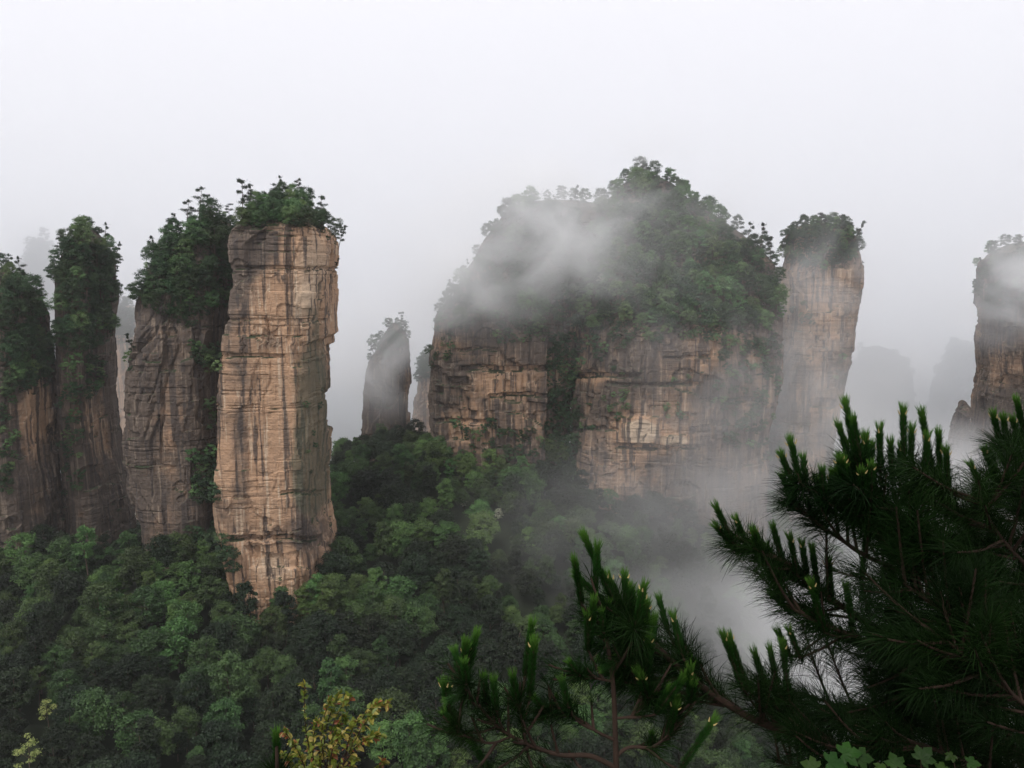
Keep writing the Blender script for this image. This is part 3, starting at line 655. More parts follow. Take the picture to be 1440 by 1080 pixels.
# cliff pines: (px, py of foot, kind, height m, lean direction)
PINES = [
    (262, 312, "upright", 9, "tall thin pine on the shoulder's crest, first from the open side"), (280, 305, "upright", 9.5, "thin pine with a flat top in the middle of the shoulder's crest"),
    (291, 308, "bushy", 7, "bushy pine beside the flat-topped pine on the shoulder's crest"), (250, 318, "bushy", 7, "ragged pine at the outer end of the shoulder's crest"),
    (236, 345, "upright", 6, "small pine halfway down the wooded shoulder"), (206, 375, "upright", 8, "lone pine sticking out from the wooded shoulder's edge"), (222, 358, "bushy", 6, "low pine on the wooded shoulder above the lone one"),
    (199, 400, "bushy", 6, "low dark pine at the shoulder's outer edge"), (342, 300, "upright", 10, "tallest slim pine at the near end of the orange pillar's cap"), (352, 298, "bushy", 7.5, "bushy pine beside the tallest slim pine of the orange pillar's cap"),
    (328, 312, "bushy", 6, "short pine at the low corner of the orange pillar's cap"), (392, 285, "bushy", 7, "pine on the highest point of the orange pillar's cap"), (424, 288, "upright", 7, "pale misty pine on the far crown of the orange pillar's cap"),
    (455, 306, "upright", 8.5, "thin pine rising at the falling end of the orange pillar's cap"), (476, 346, "leaning", 6, "small pine leaning out from the orange pillar's top corner"), (474, 382, "leaning", 4, "tiny pine growing out of the orange pillar's bare edge"),
    (110, 342, "bushy", 7, "round pine at the crown of the slim dark pillar"), (128, 340, "bushy", 7, "highest pine on the slim dark pillar"), (148, 350, "upright", 8, "open pine at the far corner of the slim dark pillar"),
    (160, 368, "leaning", 6, "pine leaning out below the corner of the slim dark pillar"), (160, 395, "leaning", 5, "lower pine leaning out from the slim dark pillar"), (86, 360, "bushy", 7, "dark pine at the near corner of the slim dark pillar"),
    (156, 470, "leaning", 5, "lone pine jutting from the slim pillar into the gap"), (12, 396, "bushy", 8, "dark layered pine on the pillar cut off by the frame"), (30, 400, "upright", 8, "taller layered pine on the pillar cut off by the frame"), (52, 420, "bushy", 7, "pine on the falling side of the pillar cut off by the frame"),
    (815, 300, "upright", 10, "umbrella pine in mist on the massif's saddle"), (775, 305, "bushy", 8, "faint pine beside the massif's saddle"), (748, 305, "bushy", 7, "faint pine on the misty shoulder of the massif"),
    (655, 395, "upright", 8, "faint flat pine on the massif's misty outer slope"), (640, 415, "leaning", 6, "faint pine lower on the massif's misty outer slope"), (905, 262, "bushy", 8, "pine on the very top of the massif's dome"), (880, 268, "bushy", 7, "pine just off the top of the massif's dome"), (935, 268, "bushy", 7, "pine on the far side of the massif's dome top"),
    (1048, 360, "bushy", 12, "dark conifer on the massif's falling ridge, nearer the dome"), (1068, 365, "bushy", 13, "tall dark conifer on the massif's falling ridge"), (1084, 375, "bushy", 11, "dark conifer at the ridge end beside the leaning pillar"),
    (1152, 340, "bushy", 11, "broad pine at the crown of the leaning pillar"), (1132, 345, "bushy", 9, "dark pine at the inner corner of the leaning pillar's top"), (1182, 345, "upright", 12, "tall open pine at the outer side of the leaning pillar's top"), (1198, 348, "leaning", 10, "flat-topped pine leaning out from the leaning pillar's top"),
    (1207, 380, "leaning", 3.5, "tiny pine on the leaning pillar's outer edge, upper"), (1206, 420, "leaning", 3.5, "tiny pine on the leaning pillar's outer edge, lower"), (1178, 545, "leaning", 6, "pine jutting from the leaning pillar's undercut side"),
    (1386, 385, "leaning", 7, "faint pine jutting from the near corner of the layered pillar"), (1402, 365, "bushy", 8, "faint pine in the misty cap of the layered pillar"), (1430, 360, "bushy", 8, "faint pine behind mist in the middle of the layered pillar's cap"),
    (566, 468, "upright", 9, "faint thin pine on the dark spire's summit"), (550, 470, "bushy", 7, "faint bushy pine on the dark spire's summit"), (526, 492, "leaning", 6, "faint pine at the spire's misty side"),
    (190, 500, "leaning", 6, "pine sticking out low on the streaked buttress's open edge"),
]
for px, py, kind, hgt, label in PINES:
    h = None
    for dy in range(0, 40, 3):
        h = sight(px, py + dy)
        if h is None and px > 1000: h = sight(px-6, py + dy)
        if h is None: h = sight(px + (8 if px < 500 and px > 170 and px < 250 else -5), py+dy)
        if h is not None and h[0].y < 560: break
        h = None
    if h is None: continue
    cr, tr = rnd.choice(FARPINE[kind]); s = 1.25*hgt/(8 if kind == "leaning" else 10)
    loc = h[0] - Vector((0, 0, .3))
    rz = rnd.uniform(0, 6.28)
    if kind == "leaning": rz = (math.pi if px in (640, 526, 1386, 190) else 0.0) + rnd.uniform(-.3, .3)
    place_tree("pine_tree", cr, tr, loc, rz, s, label, "pine tree", "pines on the cliff tops")

# valley forest
def inside_rock(p):
    for b in ROCKS:
        h = b.ray_cast(p, Vector((0, 0, 1)), 400)
        if h[0] is not None and h[1].z > 0.05: return True
        if b.find_nearest(p, 1.2)[0] is not None: return True
    return False
cand = []
sp = 7.0
ny_, nx_ = int((470-110)/sp), int(760/sp)
for iy in range(ny_):
    for ix in range(nx_):
        x = -380 + (ix + .5*(iy % 2))*sp + rnd.uniform(-.42, .42)*sp; y = 110 + iy*sp + rnd.uniform(-.42, .42)*sp
        cand.append((x, y))
cand = np.array(cand); cz_ = ground_z(cand[:, 0], cand[:, 1])
ppx, ppy = project(cand[:, 0], cand[:, 1], cz_ + 8)
keep = (ppx > -70) & (ppx < 1500) & (ppy < 1150) & ~((ppx > 1180) & (ppy > 760))
SPECIAL = [(38, 1050, 168), (66, 990, 190), (702, 722, 335), (652, 706, 340), (120, 760, 262)]
trees = []
for (x, y), z, px, py in zip(cand[keep], cz_[keep], ppx[keep], ppy[keep]):
    if any(abs(px-a) < 20 and -8 < py-b < 50 and y < c+1 and c-y < 50 for a, b, c in SPECIAL): continue
    p = Vector((x, y, z + 5))
    if inside_rock(p): continue
    vis = True
    d = (Vector((x, y, z + 13))).normalized(); dist = Vector((x, y, z+13)).length
    for b in ROCKS:
        h = b.ray_cast(Vector((0, 0, 0)), d, dist - 6)
        if h[0] is not None: vis = False; break
    if not vis and y > 330: continue
    trees.append((dist, x, y, z, px, py, vis))
trees.sort()
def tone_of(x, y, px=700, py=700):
    v = vnoise(x*.05, y*.05, 0, 77) + .5*vnoise(x*.15, y*.15, 0, 78) + rnd.uniform(-.5, .5) - .75*float(smoothstep(780, 1000, py)*smoothstep(700, 250, px))  # last term paints corner shade: darker leaf colours towards the lower left
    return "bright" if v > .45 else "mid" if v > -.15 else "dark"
def zone(px, py):
    if py > 960: return ("in the darkest bottom corner of the valley", "bottom corner") if px < 300 else ("behind the yellow-leaved shrub", "behind the shrub") if px < 620 else ("down in the gorge behind the small pine", "gorge")
    if px < 200: return ("below the two dark wooded pillars", "below the dark pillars")
    if px < 480: return ("at the foot of the orange pillar", "foot of the orange pillar")
    if px < 640: return ("on the slope between orange pillar and spire", "between pillar and spire") if py < 760 else ("on the middle slope right of the orange pillar", "middle slope")
    if px < 900: return ("right below the massif's cliff wall", "below the massif") if py < 770 else ("on the open forest slope facing the viewer", "open slope")
    return ("on the misty slope falling to the right gorge", "misty slope")
rest = []; n_ind = 0
for dist, x, y, z, px, py, vis in trees:
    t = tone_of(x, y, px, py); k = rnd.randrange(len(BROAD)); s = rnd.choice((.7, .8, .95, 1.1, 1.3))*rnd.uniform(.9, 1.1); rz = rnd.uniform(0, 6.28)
    if n_ind < 290 and vis and -20 < px < 1460 and py < 1095:
        zn, zg = zone(px, py)
        shape = "narrow" if k >= 6 else "spreading" if s > .9 else "small"
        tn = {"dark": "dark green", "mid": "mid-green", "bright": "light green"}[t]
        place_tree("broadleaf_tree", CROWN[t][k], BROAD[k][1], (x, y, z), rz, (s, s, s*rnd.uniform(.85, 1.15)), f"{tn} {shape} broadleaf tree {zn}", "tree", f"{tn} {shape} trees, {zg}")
        n_ind += 1
    else: rest.append((x, y, z, rz, s, t, k))
# remaining forest: one stuff object, tree crowns joined by geometry nodes
def forest(name, label, rest, meshes):
    me = bpy.data.meshes.new(name); me.vertices.add(len(rest)); me.vertices.foreach_set("co", np.array([r[:3] for r in rest], np.float32).ravel())
    a = me.attributes.new("rz", 'FLOAT', 'POINT'); a.data.foreach_set("value", np.array([r[3] for r in rest], np.float32))
    a = me.attributes.new("sc", 'FLOAT', 'POINT'); a.data.foreach_set("value", np.array([r[4] for r in rest], np.float32))
    a = me.attributes.new("vi", 'INT', 'POINT'); a.data.foreach_set("value", np.array([r[5] for r in rest], np.int32))
    o = link(name, me, kind="stuff"); o["label"] = label
    first = {}
    for q in bpy.data.objects:
        if q.type == 'MESH': first.setdefault(q.data.name, q)
    src = [first.get(m.name) for m in meshes]; ok = [q for q in src if q is not None]
    src = [q or ok[0] for q in src]
    g = bpy.data.node_groups.new("forest_nodes", 'GeometryNodeTree')
    g.interface.new_socket("Geometry", in_out='INPUT', socket_type='NodeSocketGeometry'); g.interface.new_socket("Geometry", in_out='OUTPUT', socket_type='NodeSocketGeometry')
    N, L = g.nodes.new, g.links.new
    gi, go = N("NodeGroupInput"), N("NodeGroupOutput")
    ins = N("GeometryNodeInstanceOnPoints"); join = N("GeometryNodeJoinGeometry")
    for q in reversed(src):
        oi = N("GeometryNodeObjectInfo"); oi.inputs["Object"].default_value = q; oi.inputs["As Instance"].default_value = True; oi.transform_space = 'ORIGINAL'
        L(oi.outputs["Geometry"], join.inputs[0])
    def attr(nm, ty):
        q = N("GeometryNodeInputNamedAttribute"); q.data_type = ty; q.inputs["Name"].default_value = nm; return q.outputs[0]
    cmb = N("ShaderNodeCombineXYZ"); L(attr("rz", 'FLOAT'), cmb.inputs[2])
    e2r = N("FunctionNodeEulerToRotation"); L(cmb.outputs[0], e2r.inputs[0])
    L(gi.outputs[0], ins.inputs["Points"]); L(join.outputs[0], ins.inputs["Instance"]); ins.inputs["Pick Instance"].default_value = True
    L(attr("vi", 'INT'), ins.inputs["Instance Index"]); L(e2r.outputs[0], ins.inputs["Rotation"]); L(attr("sc", 'FLOAT'), ins.inputs["Scale"])
    L(ins.outputs[0], go.inputs[0])
    m = o.modifiers.new("forest", 'NODES'); m.node_group = g
    return o
tones = ("dark", "mid", "bright")
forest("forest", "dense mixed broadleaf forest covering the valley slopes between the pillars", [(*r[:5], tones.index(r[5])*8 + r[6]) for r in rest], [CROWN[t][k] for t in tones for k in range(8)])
forest("cliff_woods", "smaller trees filling the woods on top of the rock masses", CAP_TREES_REST, [m for a in CAPT for m in a[:2]])
forest("undergrowth", "low bushes and scrub covering the ground under the trees on the rock tops", UNDER, [m for a in SHRUB for m in a])
print("trees", len(trees), "individual", n_ind, "rest", len(rest))

# single trees one can point to
for px, py, Y, tone, s, label in [(38, 1048, 160, "pale", .7, "pale yellow flowering tree in the dark bottom corner, the brighter of two"), (66, 992, 180, "pale", .55, "pale grey-green flowering tree just above the bright yellow one"),
                                  (702, 722, 335, "white", .45, "tree with white-tipped leaves on the slope below the massif"), (652, 706, 340, "white", .36, "small tree with yellowish white tips left of the white-tipped one"),
                                  (845, 392, 372, "white", .5, "white-leaved tree on the front of the massif dome"), (120, 760, 262, "mid", 1.25, "tall light tree standing up before the foot of the slim dark pillar")]:
    p = P(px, py, Y); k = 0
    crown = CROWN[tone][0] if tone != "mid" else CROWN["bright"][6]; tr = BROAD[{"pale": 1, "white": 2, "mid": 6}[tone]][1]
    h = sight(px, py, True, True)
    if tone == "white" and py < 500 and h is not None: p = h[0] + Vector((0, -3, 0))
    place_tree("flowering_tree" if tone != "mid" else "broadleaf_tree", crown, tr, p - Vector((0, 0, 9*s)), 1.0 + px, s, label, "tree", None)
# ------------------------------------------------------------------ foreground pines and plants on the rim
fr = np.random.default_rng(12)
def shoot_material():
    m, n, N, L = mat("new_shoot_needles")
    out = N("ShaderNodeOutputMaterial"); bs = N("ShaderNodeBsdfPrincipled"); tcn = N("ShaderNodeTexCoord"); sx = N("ShaderNodeSeparateXYZ")
    bs.inputs["Specular IOR Level"].default_value = .15; rp = N("ShaderNodeValToRGB"); e = rp.color_ramp.elements
    e[0].position = 0.0; e[0].color = (0.008, 0.028, 0.005, 1); e[1].position = 1.0; e[1].color = (0.09, 0.20, 0.028, 1)
    q = e.new(.7); q.color = (0.018, 0.064, 0.010, 1)
    bs.inputs["Roughness"].default_value = .55
    tr = N("ShaderNodeBsdfTranslucent"); mx = N("ShaderNodeMixShader"); mx.inputs[0].default_value = .25
    L(tcn.outputs["Generated"], sx.inputs[0]); L(sx.outputs[2], rp.inputs[0]); L(rp.outputs[0], bs.inputs["Base Color"]); L(rp.outputs[0], tr.inputs[0])
    L(bs.outputs[0], mx.inputs[1]); L(tr.outputs[0], mx.inputs[2]); L(mx.outputs[0], out.inputs["Surface"])
    return m
M_NEEDLE = leaf_material("pine_needles", (0.0035, 0.013, 0.0025), (0.009, 0.027, 0.005), .1, .6, .01, .08, 3.0, .15)
M_SHOOT = shoot_material()
M_BUD = plain_material("pine_bud", (0.35, 0.26, 0.10), (0.55, 0.45, 0.2), 60, .7, .1)

def needle_quads(soup, base, d, length, width, mi=0, sag=.12):
    n = len(base); d = unit(d); side = unit(np.cross(d, fr.normal(0, 1, (n, 3))))
    length = np.broadcast_to(length, (n,))[:, None]; w = width
    mid = base + d*length*.55; tip = base + d*length + np.array([0, 0, -1.0])*length*sag
    V = np.stack([base-side*w*.5, base+side*w*.5, mid-side*w*.5, mid+side*w*.5, tip-side*w*.15, tip+side*w*.15], 1).reshape(-1, 3)
    k = np.arange(n)[:, None]*6
    F = np.concatenate([k+np.array([[0, 1, 3, 2]]), k+np.array([[2, 3, 5, 4]])])
    soup.add(V, F, mi)

def needles_along(soup, pts, n, length, t0=.25, ang=42, width=.0019):
    pts = np.asarray(pts, float); m = len(pts)
    t = t0 + (1-t0)*fr.random(n); q = t*(m-1); i = np.clip(q.astype(int), 0, m-2); f = (q-i)[:, None]
    base = pts[i]*(1-f) + pts[i+1]*f
    T = unit(pts[i+1]-pts[i]); a = np.where(np.abs(T[:, 2:]) < .9, np.array([[0, 0, 1.0]]), np.array([[1.0, 0, 0]]))
    u = unit(np.cross(T, a)); v = np.cross(T, u); ph = fr.random(n)*6.283
    al = np.radians(np.clip(fr.normal(ang, 13, n) - 14*np.maximum(0, t-.8)/.2, 8, 85))
    d = T*np.cos(al)[:, None] + (u*np.cos(ph)[:, None] + v*np.sin(ph)[:, None])*np.sin(al)[:, None]
    needle_quads(soup, base, d, length*fr.uniform(.75, 1.12, n), width)

def shoot_mesh(Ls, bud):
    s = Soup(); tube(s, [(0, 0, 0), (.003, 0, Ls*.5), (0, 0, Ls)], .0065, .004, 6, 1)
    n = int(1250*Ls/.2); z = Ls*fr.random(n)**.9; ph = fr.random(n)*6.283; top = z/Ls
    al = np.radians(np.where(top > .86, fr.uniform(4, 26, n), fr.uniform(12, 36, n)))
    ln = np.where(top > .86, fr.uniform(.016, .044, n), fr.uniform(.012, .027, n))
    d = np.stack([np.cos(ph)*np.sin(al), np.sin(ph)*np.sin(al), np.cos(al)], -1)
    b = np.stack([np.cos(ph)*.005, np.sin(ph)*.005, z], -1)
    needle_quads(s, b, d, ln, .0015, 0, .0)
    if bud:
        for k in range(2):
            a = 2.6*k + fr.random(); c = np.array([math.cos(a)*.013, math.sin(a)*.013, Ls*.93])
            tube(s, [c, c+np.array([math.cos(a)*.005, math.sin(a)*.005, .008]), c+np.array([math.cos(a)*.008, math.sin(a)*.008, .015])], .0032, .001, 6, 2)
    return s.mesh("shoot", [M_SHOOT, M_PINEBARK, M_BUD])
SHOOTS = [(L_, shoot_mesh(L_, b)) for L_, b in ((.10, 0), (.14, 1), (.18, 0), (.22, 1), (.27, 0))]

def put_shoot(parent, base, tip, root, name="shoot"):
    d = Vector(tip)-Vector(base); L_ = d.length
    Ls, me = min(SHOOTS, key=lambda s: abs(s[0]-L_))
    o = link(name, me, parent)
    q = d.to_track_quat('Z', 'Y'); k = L_/Ls
    o.location = Vector(base)-root; o.rotation_mode = 'QUATERNION'; o.rotation_quaternion = q @ Quaternion((0, 0, 1), fr.random()*6.28); o.scale = (max(.75, min(1.0, k**.3)),)*2 + (k,)
    return o

def p3(pts): return [np.array(P(*p)) for p in pts]

class Pine:
    """A near pine: trunk, limbs (each with its needles and new shoots)."""
    def __init__(s, name, label, base, max_shoots):
        s.root = Vector(base); s.o = link(name, None, label=label, cat="pine tree", kind="thing"); s.o.location = base; s.left = max_shoots
    def trunk(s, pts, r0, r1):
        w = Soup(); tube(w, smooth_line([np.array(q)-np.array(s.root) for q in pts], 24), r0, r1, 10)
        link("trunk", w.mesh("trunk", M_PINEBARK, True), s.o)
    def limb(s, pts, r0, r1, candles=(), n_twig=16, t_from=.3, nl=.125, ok=None, spread=.5, twig_len=(.16, .36), dens=150, depth_jit=.0, shoots=.55, needle_t0=.5):
        line = smooth_line(p3(pts), 40) if not isinstance(pts, np.ndarray) else smooth_line(pts, 40)
        R0 = np.array(s.root); wood, ndl = Soup(), Soup(); jobs = []
        tube(wood, line-R0, r0, r1, 8)
        needles_along(ndl, line[int(40*needle_t0):]-R0, int(dens*2.2*(1-needle_t0)*2), nl, .0)
        for (bx, by), (tx, ty) in candles:
            # depth from the nearest stretch of the limb
            ppx, ppy = project(line[:, 0], line[:, 1], line[:, 2]); k = int(np.argmin((ppx-bx)**2 + (ppy-by)**2))
            Yb = line[k][1]; jit = fr.normal(0, .03)
            b, t = np.array(P(bx, by, Yb+jit)), np.array(P(tx, ty, Yb+jit+fr.normal(0, .015)))
            k0 = max(0, k-4); tube(wood, smooth_line([line[k0], (line[k0]+b)/2 + np.array([0, 0, -.01]), b], 8)-R0, .006, .004, 5)
            if np.linalg.norm(line[k0]-b) > .03: needles_along(ndl, smooth_line([line[k0], (line[k0]+b)/2, b], 8)-R0, 70, nl*.95, .1)
            needles_along(ndl, np.array([b-(t-b)*.25, b+(t-b)*.12])-R0, 46, nl*.9, 0, 52)
            jobs.append((b, t))
        for q in range(n_twig):
            for _try in range(6):
                t = t_from + (1-t_from)*(q+fr.random())/n_twig; i = min(int(t*39), 38)
                T = unit(line[i+1]-line[i]); az = fr.normal(0, 1, 3)*np.array([1, .45, 1]); az -= T*(az@T); az = unit(az)
                d = unit(T*fr.uniform(.5, 1.1) + az*fr.uniform(.4, .9)*2*spread + np.array([0, 0, fr.uniform(.0, .5)])); L_ = fr.uniform(*twig_len)
                e = line[i] + d*L_ + np.array([0, 0, .10*L_])
                ex, ey = project(e[0], e[1], e[2])
                if ok is None or ok(ex, ey): break
            else: continue
            tw = smooth_line([line[i], line[i]+d*L_*.5, e], 10)
            tube(wood, tw-R0, .007, .0035, 5); needles_along(ndl, tw-R0, int(dens*L_/.26), nl, .3)
            if fr.random() < shoots:
                for m in range(int(fr.integers(1, 4))):
                    up = unit(unit(e-line[i])*.55 + np.array([0, 0, 1.0]) + fr.normal(0, .22, 3)); SL = fr.uniform(.08, .19) if m else fr.uniform(.12, .22)
                    tp = e + up*SL; x_, y_ = project(tp[0], tp[1], tp[2])
                    if ok is None or ok(x_, y_) or ok(x_, y_+25): jobs.append((e, tp))
        b = link("branch", wood.mesh("branch", M_PINEBARK, True), s.o)
        link("needles", ndl.mesh("needles", M_NEEDLE), b)
        for bb, tt in jobs:
            if s.left > 0: put_shoot(b, bb, tt, s.root); s.left -= 1
        return line

# ---- the big pine on the right
PINE_POLY = [(1130, 705), (1165, 690), (1195, 640), (1215, 640), (1330, 640), (1352, 690), (1385, 650), (1440, 610), (1600, 600), (1600, 1200), (1110, 1200), (1120, 1080), (1180, 1060), (1060, 1050), (985, 1020), (905, 985), (868, 915), (848, 845), (880, 832), (930, 865), (1000, 930), (1060, 925), (1130, 940), (1165, 905), (1110, 880), (1080, 845), (1060, 800), (1040, 760), (1120, 790), (1190, 800), (1215, 780), (1150, 745)]
def in_pine(x, y): return in_poly(x, y, PINE_POLY)
big = Pine("pine_tree", "large dark near pine with upright bright green shoots, its limbs reaching over the gorge", (2.62, 3.35, -2.7), 100)
big.trunk([(2.62, 3.35, -2.85), (2.6, 3.4, -1.8), (2.52, 3.45, -.9), (2.56, 3.4, 0.0), (2.6, 3.35, .7)], .095, .045)
big.limb([(1560, 1180, 3.3), (1300, 1105, 3.1), (1175, 1047, 2.95), (1075, 1018, 2.85), (1000, 975, 2.8), (940, 925, 2.75), (890, 872, 2.7), (862, 845, 2.68)], .022, .006,
         [((864, 848), (821, 753)), ((862, 862), (812, 810)), ((880, 885), (848, 808)), ((888, 880), (856, 812)), ((881, 862), (878, 809)), ((914, 895), (904, 840)), ((962, 928), (947, 868)), ((880, 960), (850, 944)), ((895, 950), (868, 925)),
          ((1045, 968), (1017, 893)), ((1052, 970), (1026, 896)), ((1080, 975), (1061, 918)), ((1096, 978), (1083, 914)), ((985, 935), (972, 925)), ((1110, 985), (1100, 905))], 22, .42, ok=in_pine, nl=.13, dens=150, needle_t0=.42, shoots=.3, spread=.6)
big.limb([(1075, 1018, 2.85), (1020, 990, 2.84), (950, 972, 2.8), (900, 968, 2.78), (872, 952, 2.76)], .009, .005, [((872, 952), (845, 930))], 7, .3, ok=in_pine, nl=.13, spread=.7)
big.limb([(1540, 1010, 3.5), (1380, 960, 3.3), (1270, 905, 3.1), (1180, 850, 3.0), (1120, 800, 2.95), (1065, 772, 2.9), (1032, 752, 2.88)], .018, .005,
         [((1032, 765), (1007, 713)), ((1034, 772), (1007, 740)), ((1052, 770), (1035, 730)), ((1102, 795), (1087, 741)), ((1096, 800), (1080, 770)), ((1122, 810), (1111, 757)), ((1135, 815), (1128, 765)), ((1150, 830), (1142, 770)), ((1170, 845), (1165, 790)), ((1112, 860), (1085, 835))], 16, .35, ok=in_pine, needle_t0=.5)
big.limb([(1540, 930, 3.4), (1400, 840, 3.2), (1320, 765, 3.0), (1250, 710, 2.9), (1205, 662, 2.85)], .02, .006,
         [((1205, 655), (1189, 567)), ((1202, 668), (1180, 600)), ((1212, 650), (1200, 590)), ((1238, 660), (1237, 603)), ((1272, 655), (1270, 576)), ((1312, 668), (1296, 580)), ((1322, 675), (1320, 611)), ((1334, 690), (1330, 635)), ((1216, 670), (1216, 614)), ((1280, 660), (1282, 604)), ((1255, 680), (1252, 622)), ((1300, 670), (1304, 615))], 22, .4, ok=in_pine)
big.limb([(1420, 880, 3.25), (1290, 775, 3.0), (1230, 737, 2.9), (1170, 706, 2.85), (1122, 676, 2.8)], .012, .005,
         [((1125, 678), (1112, 621)), ((1117, 684), (1099, 640)), ((1133, 682), (1130, 646)), ((1160, 702), (1156, 664)), ((1180, 706), (1172, 667)), ((1190, 715), (1184, 690))], 14, .35, ok=in_pine)
big.limb([(1400, 850, 3.2), (1240, 792, 2.95), (1182, 758, 2.9), (1140, 728, 2.87), (1115, 704, 2.85)], .01, .0045, [((1115, 708), (1101, 673)), ((1122, 715), (1112, 688)), ((1150, 735), (1135, 705))], 13, .3, ok=in_pine)
big.limb([(1540, 800, 3.4), (1470, 705, 3.2), (1428, 655, 3.1), (1407, 628, 3.05)], .013, .005,
         [((1408, 630), (1397, 583)), ((1417, 630), (1411, 588)), ((1443, 620), (1430, 564)), ((1422, 672), (1405, 634)), ((1388, 702), (1366, 655)), ((1400, 695), (1393, 652)), ((1436, 630), (1424, 590)), ((1455, 620), (1448, 575))], 14, .3, ok=in_pine, spread=.4)
big.limb([(1540, 1100, 3.3), (1440, 1000, 3.1), (1330, 935, 3.0), (1230, 905, 2.95), (1150, 875, 2.9), (1105, 850, 2.9)], .015, .005, [((1112, 925), (1095, 890)), ((1125, 925), (1110, 886)), ((1160, 890), (1140, 820)), ((1200, 890), (1190, 825))], 14, .3, ok=in_pine)
big.limb([(1540, 980, 3.8), (1450, 880, 3.6), (1395, 800, 3.5), (1350, 722, 3.4)], .016, .005, (), 22, .25, ok=in_pine)
for pts in ([(1560, 1150, 3.8), (1420, 1060, 3.6), (1300, 1030, 3.5), (1200, 1000, 3.4), (1130, 975, 3.35)], [(1560, 900, 3.0), (1480, 830, 2.8), (1410, 760, 2.7), (1375, 700, 2.68)], [(1560, 1040, 2.9), (1450, 960, 2.75), (1350, 880, 2.7), (1270, 820, 2.7)],
            [(1560, 1200, 3.0), (1440, 1120, 2.8), (1330, 1060, 2.7), (1240, 1040, 2.7), (1170, 1075, 2.7)], [(1560, 960, 4.0), (1440, 940, 3.9), (1330, 860, 3.8), (1240, 800, 3.7)], [(1560, 1080, 4.1), (1400, 990, 4.0), (1290, 950, 3.9), (1210, 900, 3.8)],
            [(1560, 1250, 3.6), (1420, 1160, 3.4), (1300, 1120, 3.3), (1190, 1100, 3.2), (1090, 1070, 3.1)], [(1560, 860, 3.6), (1500, 790, 3.5), (1460, 720, 3.45)], [(1560, 1100, 2.6), (1480, 1020, 2.5), (1400, 960, 2.5), (1330, 900, 2.5)],
            [(1560, 1000, 4.3), (1460, 900, 4.2), (1370, 820, 4.1), (1290, 730, 4.0)], [(1560, 1180, 4.3), (1440, 1090, 4.2), (1320, 1010, 4.1), (1240, 980, 4.0)], [(1570, 1150, 3.2), (1460, 1060, 3.1), (1360, 1000, 3.05), (1280, 970, 3.0)], [(1570, 1250, 3.9), (1430, 1130, 3.8), (1320, 1070, 3.7), (1230, 1040, 3.6)], [(1570, 1050, 3.7), (1450, 1000, 3.6), (1350, 960, 3.55), (1260, 930, 3.5)], [(1570, 950, 3.3), (1480, 930, 3.2), (1390, 910, 3.1), (1300, 880, 3.0)], [(1570, 1230, 3.4), (1480, 1130, 3.3), (1400, 1080, 3.2), (1290, 1075, 3.1)]):
    big.limb(pts, .013, .005, (), 28, .15, ok=in_pine, dens=190, shoots=.25, spread=.6)

# ---- the small pine left of it
small = Pine("pine_tree", "small slender pine with a thin straight trunk left of the big one", (.36, 2.6, -2.65), 60)
small.trunk(p3([(872, 1560, 2.6), (868, 1180, 2.6), (866, 1060, 2.6), (862, 960, 2.6), (852, 890, 2.6), (849, 858, 2.6)]), .014, .004)
sm = dict(nl=.085, dens=70, twig_len=(.06, .14), needle_t0=.35, shoots=.18)
small.limb([(866, 1080, 2.6), (830, 1063, 2.58), (785, 1061, 2.55), (735, 1043, 2.52), (700, 1022, 2.5), (668, 985, 2.48), (650, 955, 2.47)], .010, .0035,
           [((650, 957), (640, 918)), ((656, 962), (653, 934)), ((684, 990), (680, 955)), ((698, 1000), (694, 960)), ((648, 1030), (626, 1004)), ((690, 1085), (664, 1046)), ((655, 975), (630, 985))], 12, .3, **sm)
small.limb([(720, 1035, 2.51), (690, 1045, 2.5), (655, 1035, 2.48), (640, 1020, 2.47)], .005, .003, [((642, 1022), (626, 1003))], 6, .2, **sm)
small.limb([(740, 1045, 2.52), (733, 1010, 2.5), (728, 985, 2.5)], .005, .003, [((728, 990), (721, 953))], 5, .2, **sm)
small.limb([(863, 1040, 2.6), (838, 1028, 2.58), (812, 1010, 2.57), (780, 1005, 2.55), (764, 995, 2.55)], .006, .003, [((768, 1002), (752, 982)), ((800, 995), (791, 960)), ((792, 1000), (782, 982))], 8, .2, **sm)
small.limb([(860, 958, 2.6), (835, 953, 2.58), (812, 945, 2.57)], .005, .003, [((815, 950), (801, 932))], 5, .2, **sm)
small.limb([(861, 950, 2.6), (872, 930, 2.6), (878, 918, 2.6)], .004, .003, [((866, 930), (846, 940))], 4, .2, **sm)
small.limb([(866, 1064, 2.6), (885, 1051, 2.61), (922, 1050, 2.62), (945, 1030, 2.62), (952, 1000, 2.62)], .007, .003, [((952, 1005), (952, 982)), ((918, 1050), (917, 1032))], 9, .3, **sm)
small.limb([(864, 1010, 2.6), (888, 1007, 2.6), (905, 992, 2.6), (918, 978, 2.6)], .005, .003, [((914, 985), (920, 975))], 6, .2, **sm)
small.limb([(855, 905, 2.6), (851, 880, 2.6), (849, 862, 2.6)], .004, .003, [((849, 890), (846, 862)), ((846, 910), (833, 905)), ((852, 880), (855, 850))], 6, .0, **sm)
small.limb([(866, 1090, 2.6), (820, 1085, 2.57), (780, 1090, 2.55), (740, 1080, 2.53)], .006, .003, (), 7, .2, **sm)

